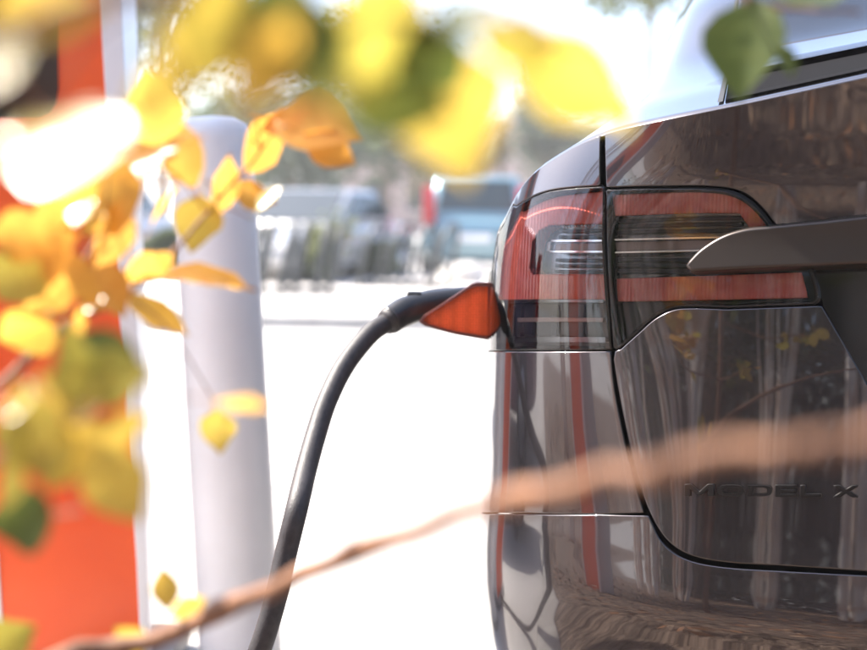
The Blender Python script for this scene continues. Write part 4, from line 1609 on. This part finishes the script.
def leaf(px, py, D, size_px, ang, color, kind, parent, tilt=0.0, pitch=0.0, spec=False):
    """a leaf whose centre is seen at a pixel; ang is the screen direction of its tip"""
    o = link(bpy.data.objects.new('leaf', LEAFM[(kind, color, rnd.randrange(3))]), parent)
    L = size_px / FPX * D
    a = R(ang)
    tip = (CR * math.cos(a) + CU * math.sin(a)) * math.cos(pitch) + CF * math.sin(pitch)
    nrm = Matrix.Rotation(rnd.choice((-1, 1, 1)) * rnd.uniform(.35, .8), 3, 'Z') @ (-CF)
    if spec:
        toc = (Vector((0, 0, CAM_Z)) - pixD(px, py, D)).normalized()
        nrm = (sun_dir + toc).normalized()
        tip = (tip - nrm * tip.dot(nrm))
    tip.normalize()
    nrm = (nrm - tip * nrm.dot(tip)).normalized()
    nrm = Matrix.Rotation(tilt, 3, tip) @ nrm
    side = tip.cross(nrm)
    M = Matrix((side, tip, nrm)).transposed().to_4x4()
    base = pixD(px, py, D) - tip * L * .8
    near = min(BRANCH_PTS[parent.name], key=lambda q: (q - base).length)
    if (near - base).length > .012:
        mid = (near + base) * .5 + Vector((0, 0, (near - base).length * .12))
        MB().tube(spline([near, mid, base], 4), list(np.linspace(.0011, .0006, 9)), 6).build('twig', m_twig, parent, True)
    o.matrix_local = Matrix.Translation(pixD(px, py, D) - tip * L * .5) @ M @ Matrix.Scale(L, 4)
    return o


young = thing('young_tree', 'young tree with yellow, orange and green autumn leaves reaching across in front', 'tree', (0, 0, 0))
root = Vector((-.44, .56, 0.06))
main = spline([root, (-.45, .57, .5), (-.43, .60, 1.0), (-.46, .60, 1.45), (-.42, .62, 1.9)], 6)
MB().tube(main, list(np.linspace(.017, .008, len(main))), 12).build('trunk', m_twig, young, True)
M05, M09, M12, M16 = Vector((-.45, .57, .62)), Vector((-.43, .60, .95)), Vector((-.455, .60, 1.25)), Vector((-.44, .605, 1.62))


BRANCH_PTS = {}


def branch(pts, r0, r1):
    p = spline(pts, 6)
    # knots and small kinks, as on a real twig
    rad = [r * (1 + (.35 if i % 5 == 0 else rnd.uniform(-.06, .08))) for i, r in enumerate(np.linspace(r0, r1, len(p)))]
    p = [q + Vector((rnd.uniform(-1, 1), rnd.uniform(-1, 1), rnd.uniform(-1, 1))) * r0 * .25 for q in p]
    o = MB().tube(p, rad, 8).build('branch', m_twig, young, True)
    BRANCH_PTS[o.name] = p
    return o


b_low = branch([M05, pixD(20, 690, .95), pixD(150, 642, 1.02), pixD(300, 577, .86), pixD(490, 506, .64), pixD(667, 466, .52), pixD(867, 436, .46), pixD(980, 422, .44)], .0088, .0030)
b_mid = branch([M09, pixD(-60, 420, .95), pixD(60, 330, 1.08), pixD(140, 285, 1.14), pixD(210, 210, 1.2), pixD(262, 150, 1.24)], .004, .0012)
b_mid2 = branch([pixD(30, 350, 1.05), pixD(90, 250, 1.1), pixD(130, 190, 1.14), pixD(170, 150, 1.16)], .0022, .001)
b_left = branch([M09, pixD(-120, 500, .72), pixD(10, 455, .74), pixD(70, 430, .76), pixD(110, 400, .78)], .004, .0015)
b_top = branch([M12, pixD(-120, 40, .52), pixD(120, -10, .48), pixD(260, 5, .48), pixD(400, 20, .5), pixD(490, 25, .52), pixD(580, 45, .55)], .0035, .0012)
b_high = branch([M16, pixD(-100, -250, .7), pixD(350, -160, .9), pixD(640, -70, 1.0), pixD(760, 2, 1.02), pixD(860, 12, 1.0)], .004, .0013)
b_tl = branch([M12, pixD(-100, 80, .45), pixD(-20, 60, .46), pixD(40, 120, .5)], .002, .001)

LV = [
    # heavy blur across the top
    (215, 35, .47, 120, 255, 'lime', 'broad', b_top, .3), (262, 70, .46, 120, 240, 'yellow', 'ovate', b_top, .2), (300, 55, .48, 120, 290, 'green', 'broad', b_top, -.2),
    (275, 20, .47, 110, 200, 'green', 'broad', b_top, .3), (375, 35, .50, 130, 250, 'lime', 'broad', b_top, .0), (335, 85, .50, 130, 330, 'lime', 'broad', b_top, .1), (400, 95, .52, 120, 340, 'green', 'broad', b_top, .3),
    (448, 118, .56, 150, 285, 'yellow', 'broad', b_top, .1), (425, 60, .51, 100, 200, 'green', 'broad', b_top, .3), (468, 18, .50, 90, 20, 'green', 'ovate', b_top, .3),
    (570, 80, .60, 150, 330, 'yellow', 'ovate', b_top, .4), (520, 44, .57, 90, 345, 'lime', 'ovate', b_top, .6), (615, 110, .64, 60, 300, 'yellow', 'ovate', b_top, .2),
    (190, 60, .5, 90, 230, 'yellow', 'broad', b_top, .2), (155, 95, .55, 80, 240, 'yellow', 'ovate', b_top, .4),
    (40, 12, .5, 120, 190, 'yellow', 'ovate', b_tl, .3), (240, 5, .48, 90, 150, 'orange', 'ovate', b_top, .3),
    # dark green leaf and twig before the rear window
    (746, 52, 1.02, 104, 262, 'green', 'broad', b_high, .25), (815, -3, 1.0, 90, 8, 'green', 'ovate', b_high, .9), (785, 60, 1.0, 40, 290, 'green', 'ovate', b_high, .9),
    # orange cluster
    (262, 140, 1.25, 78, 60, 'orange', 'ovate', b_mid, .3), (320, 130, 1.22, 92, 345, 'orange', 'broad', b_mid, .4), (292, 122, 1.24, 60, 20, 'orange', 'ovate', b_mid, .7), (330, 150, 1.22, 60, 330, 'orange', 'ovate', b_mid, .2),
    (197, 226, 1.2, 60, 262, 'yellow', 'broad', b_mid, .3), (222, 185, 1.22, 66, 75, 'orange', 'ovate', b_mid, .5), (255, 195, 1.24, 52, 340, 'orange', 'ovate', b_mid, .6), (180, 150, 1.16, 78, 110, 'orange', 'ovate', b_mid2, .3),
    (150, 105, 1.1, 80, 95, 'yellow', 'broad', b_mid2, .3), (140, 160, 1.12, 84, 200, 'orange', 'broad', b_mid2, .3), (100, 195, 1.1, 96, 190, 'orange', 'broad', b_mid2, .2), (60, 205, 1.05, 90, 220, 'orange', 'ovate', b_mid2, .4),
    (30, 235, 1.0, 96, 180, 'orange', 'lobed', b_mid2, .2), (110, 235, 1.1, 80, 250, 'orange', 'ovate', b_mid2, .5), (55, 285, 1.04, 86, 215, 'orange', 'lobed', b_mid, .2), (15, 275, 1.0, 70, 140, 'lime', 'broad', b_mid, .3),
    (205, 283, 1.18, 104, 352, 'orange', 'ovate', b_mid, 1.1), (158, 318, 1.15, 76, 325, 'yellow', 'ovate', b_mid, .5), (150, 265, 1.14, 60, 30, 'orange', 'ovate', b_mid, .4), (110, 290, 1.1, 70, 300, 'orange', 'ovate', b_mid, .5),
    (25, 330, 1.0, 70, 200, 'yellow', 'broad', b_mid, .3), (75, 330, 1.05, 50, 260, 'orange', 'ovate', b_mid, .5), (165, 205, 1.16, 50, 60, 'yellow', 'ovate', b_mid2, .6),
    # lower left, closer
    (105, 378, .78, 116, 8, 'lime', 'lobed', b_left, .2), (100, 355, .8, 90, 160, 'green', 'ovate', b_left, .4), (30, 430, .72, 110, 110, 'lime', 'broad', b_left, .2), (20, 470, .72, 100, 250, 'lime', 'broad', b_left, .3),
    (110, 475, .76, 120, 305, 'yellow', 'lobed', b_left, .2), (60, 395, .76, 80, 120, 'yellow', 'ovate', b_left, .3), (20, 520, .8, 80, 190, 'green', 'broad', b_left, .2), (70, 450, .74, 70, 240, 'yellow', 'ovate', b_left, .4),
    # small ones on the low branch
    (217, 434, 1.15, 46, 280, 'yellow', 'broad', b_mid, .2), (165, 588, 1.06, 44, 100, 'yellow', 'ovate', b_low, .5), (188, 606, 1.04, 40, 25, 'yellow', 'ovate', b_low, .8), (128, 640, 1.05, 40, 130, 'yellow', 'broad', b_low, .2),
    (12, 640, .95, 60, 30, 'lime', 'broad', b_low, .3), (243, 402, .8, 58, 355, 'orange', 'ovate', b_mid, 1.25),
]
for row in LV:
    px_, py_, D_, s_, a_, c_, k_, p_ = row[:8]
    leaf(px_, py_, D_, s_, a_, c_, k_, p_, tilt=row[8] * rnd.choice((-1, 1)), pitch=rnd.uniform(-.35, .35))
for (px_, py_, D_, s_, a_, p_) in ((62, 148, .52, 165, 165, b_tl), (5, 60, .47, 90, 100, b_tl), (80, 215, 1.0, 46, 60, b_mid2), (95, 225, 1.05, 36, 80, b_mid2), (20, 402, .72, 50, 90, b_left), (270, 198, 1.2, 36, 60, b_mid), (95, 305, 1.05, 30, 60, b_mid)):
    leaf(px_, py_, D_, s_, a_, 'glossy', 'ovate', p_, spec=True)

# ================================================================== AIR (volume added to imitate lens veil)
m_veil = bpy.data.materials.new('haze')
m_veil.use_nodes = True
hn = m_veil.node_tree.nodes
hn.remove(hn['Principled BSDF'])
pv = hn.new('ShaderNodeVolumePrincipled')
pv.inputs['Color'].default_value = (.97, .96, .95, 1)
pv.inputs['Density'].default_value = VEIL_DENSITY
pv.inputs['Anisotropy'].default_value = 0.3
m_veil.node_tree.links.new(pv.outputs[0], hn['Material Output'].inputs['Volume'])
hz = MB().box(-310, 310, -160, 510, -1.0, 12.0).build('haze', m_veil)  # added volume that lifts the dark tones the way lens veil does
tag(hz, 'thin haze added to imitate lens veil', 'haze', None, 'stuff')
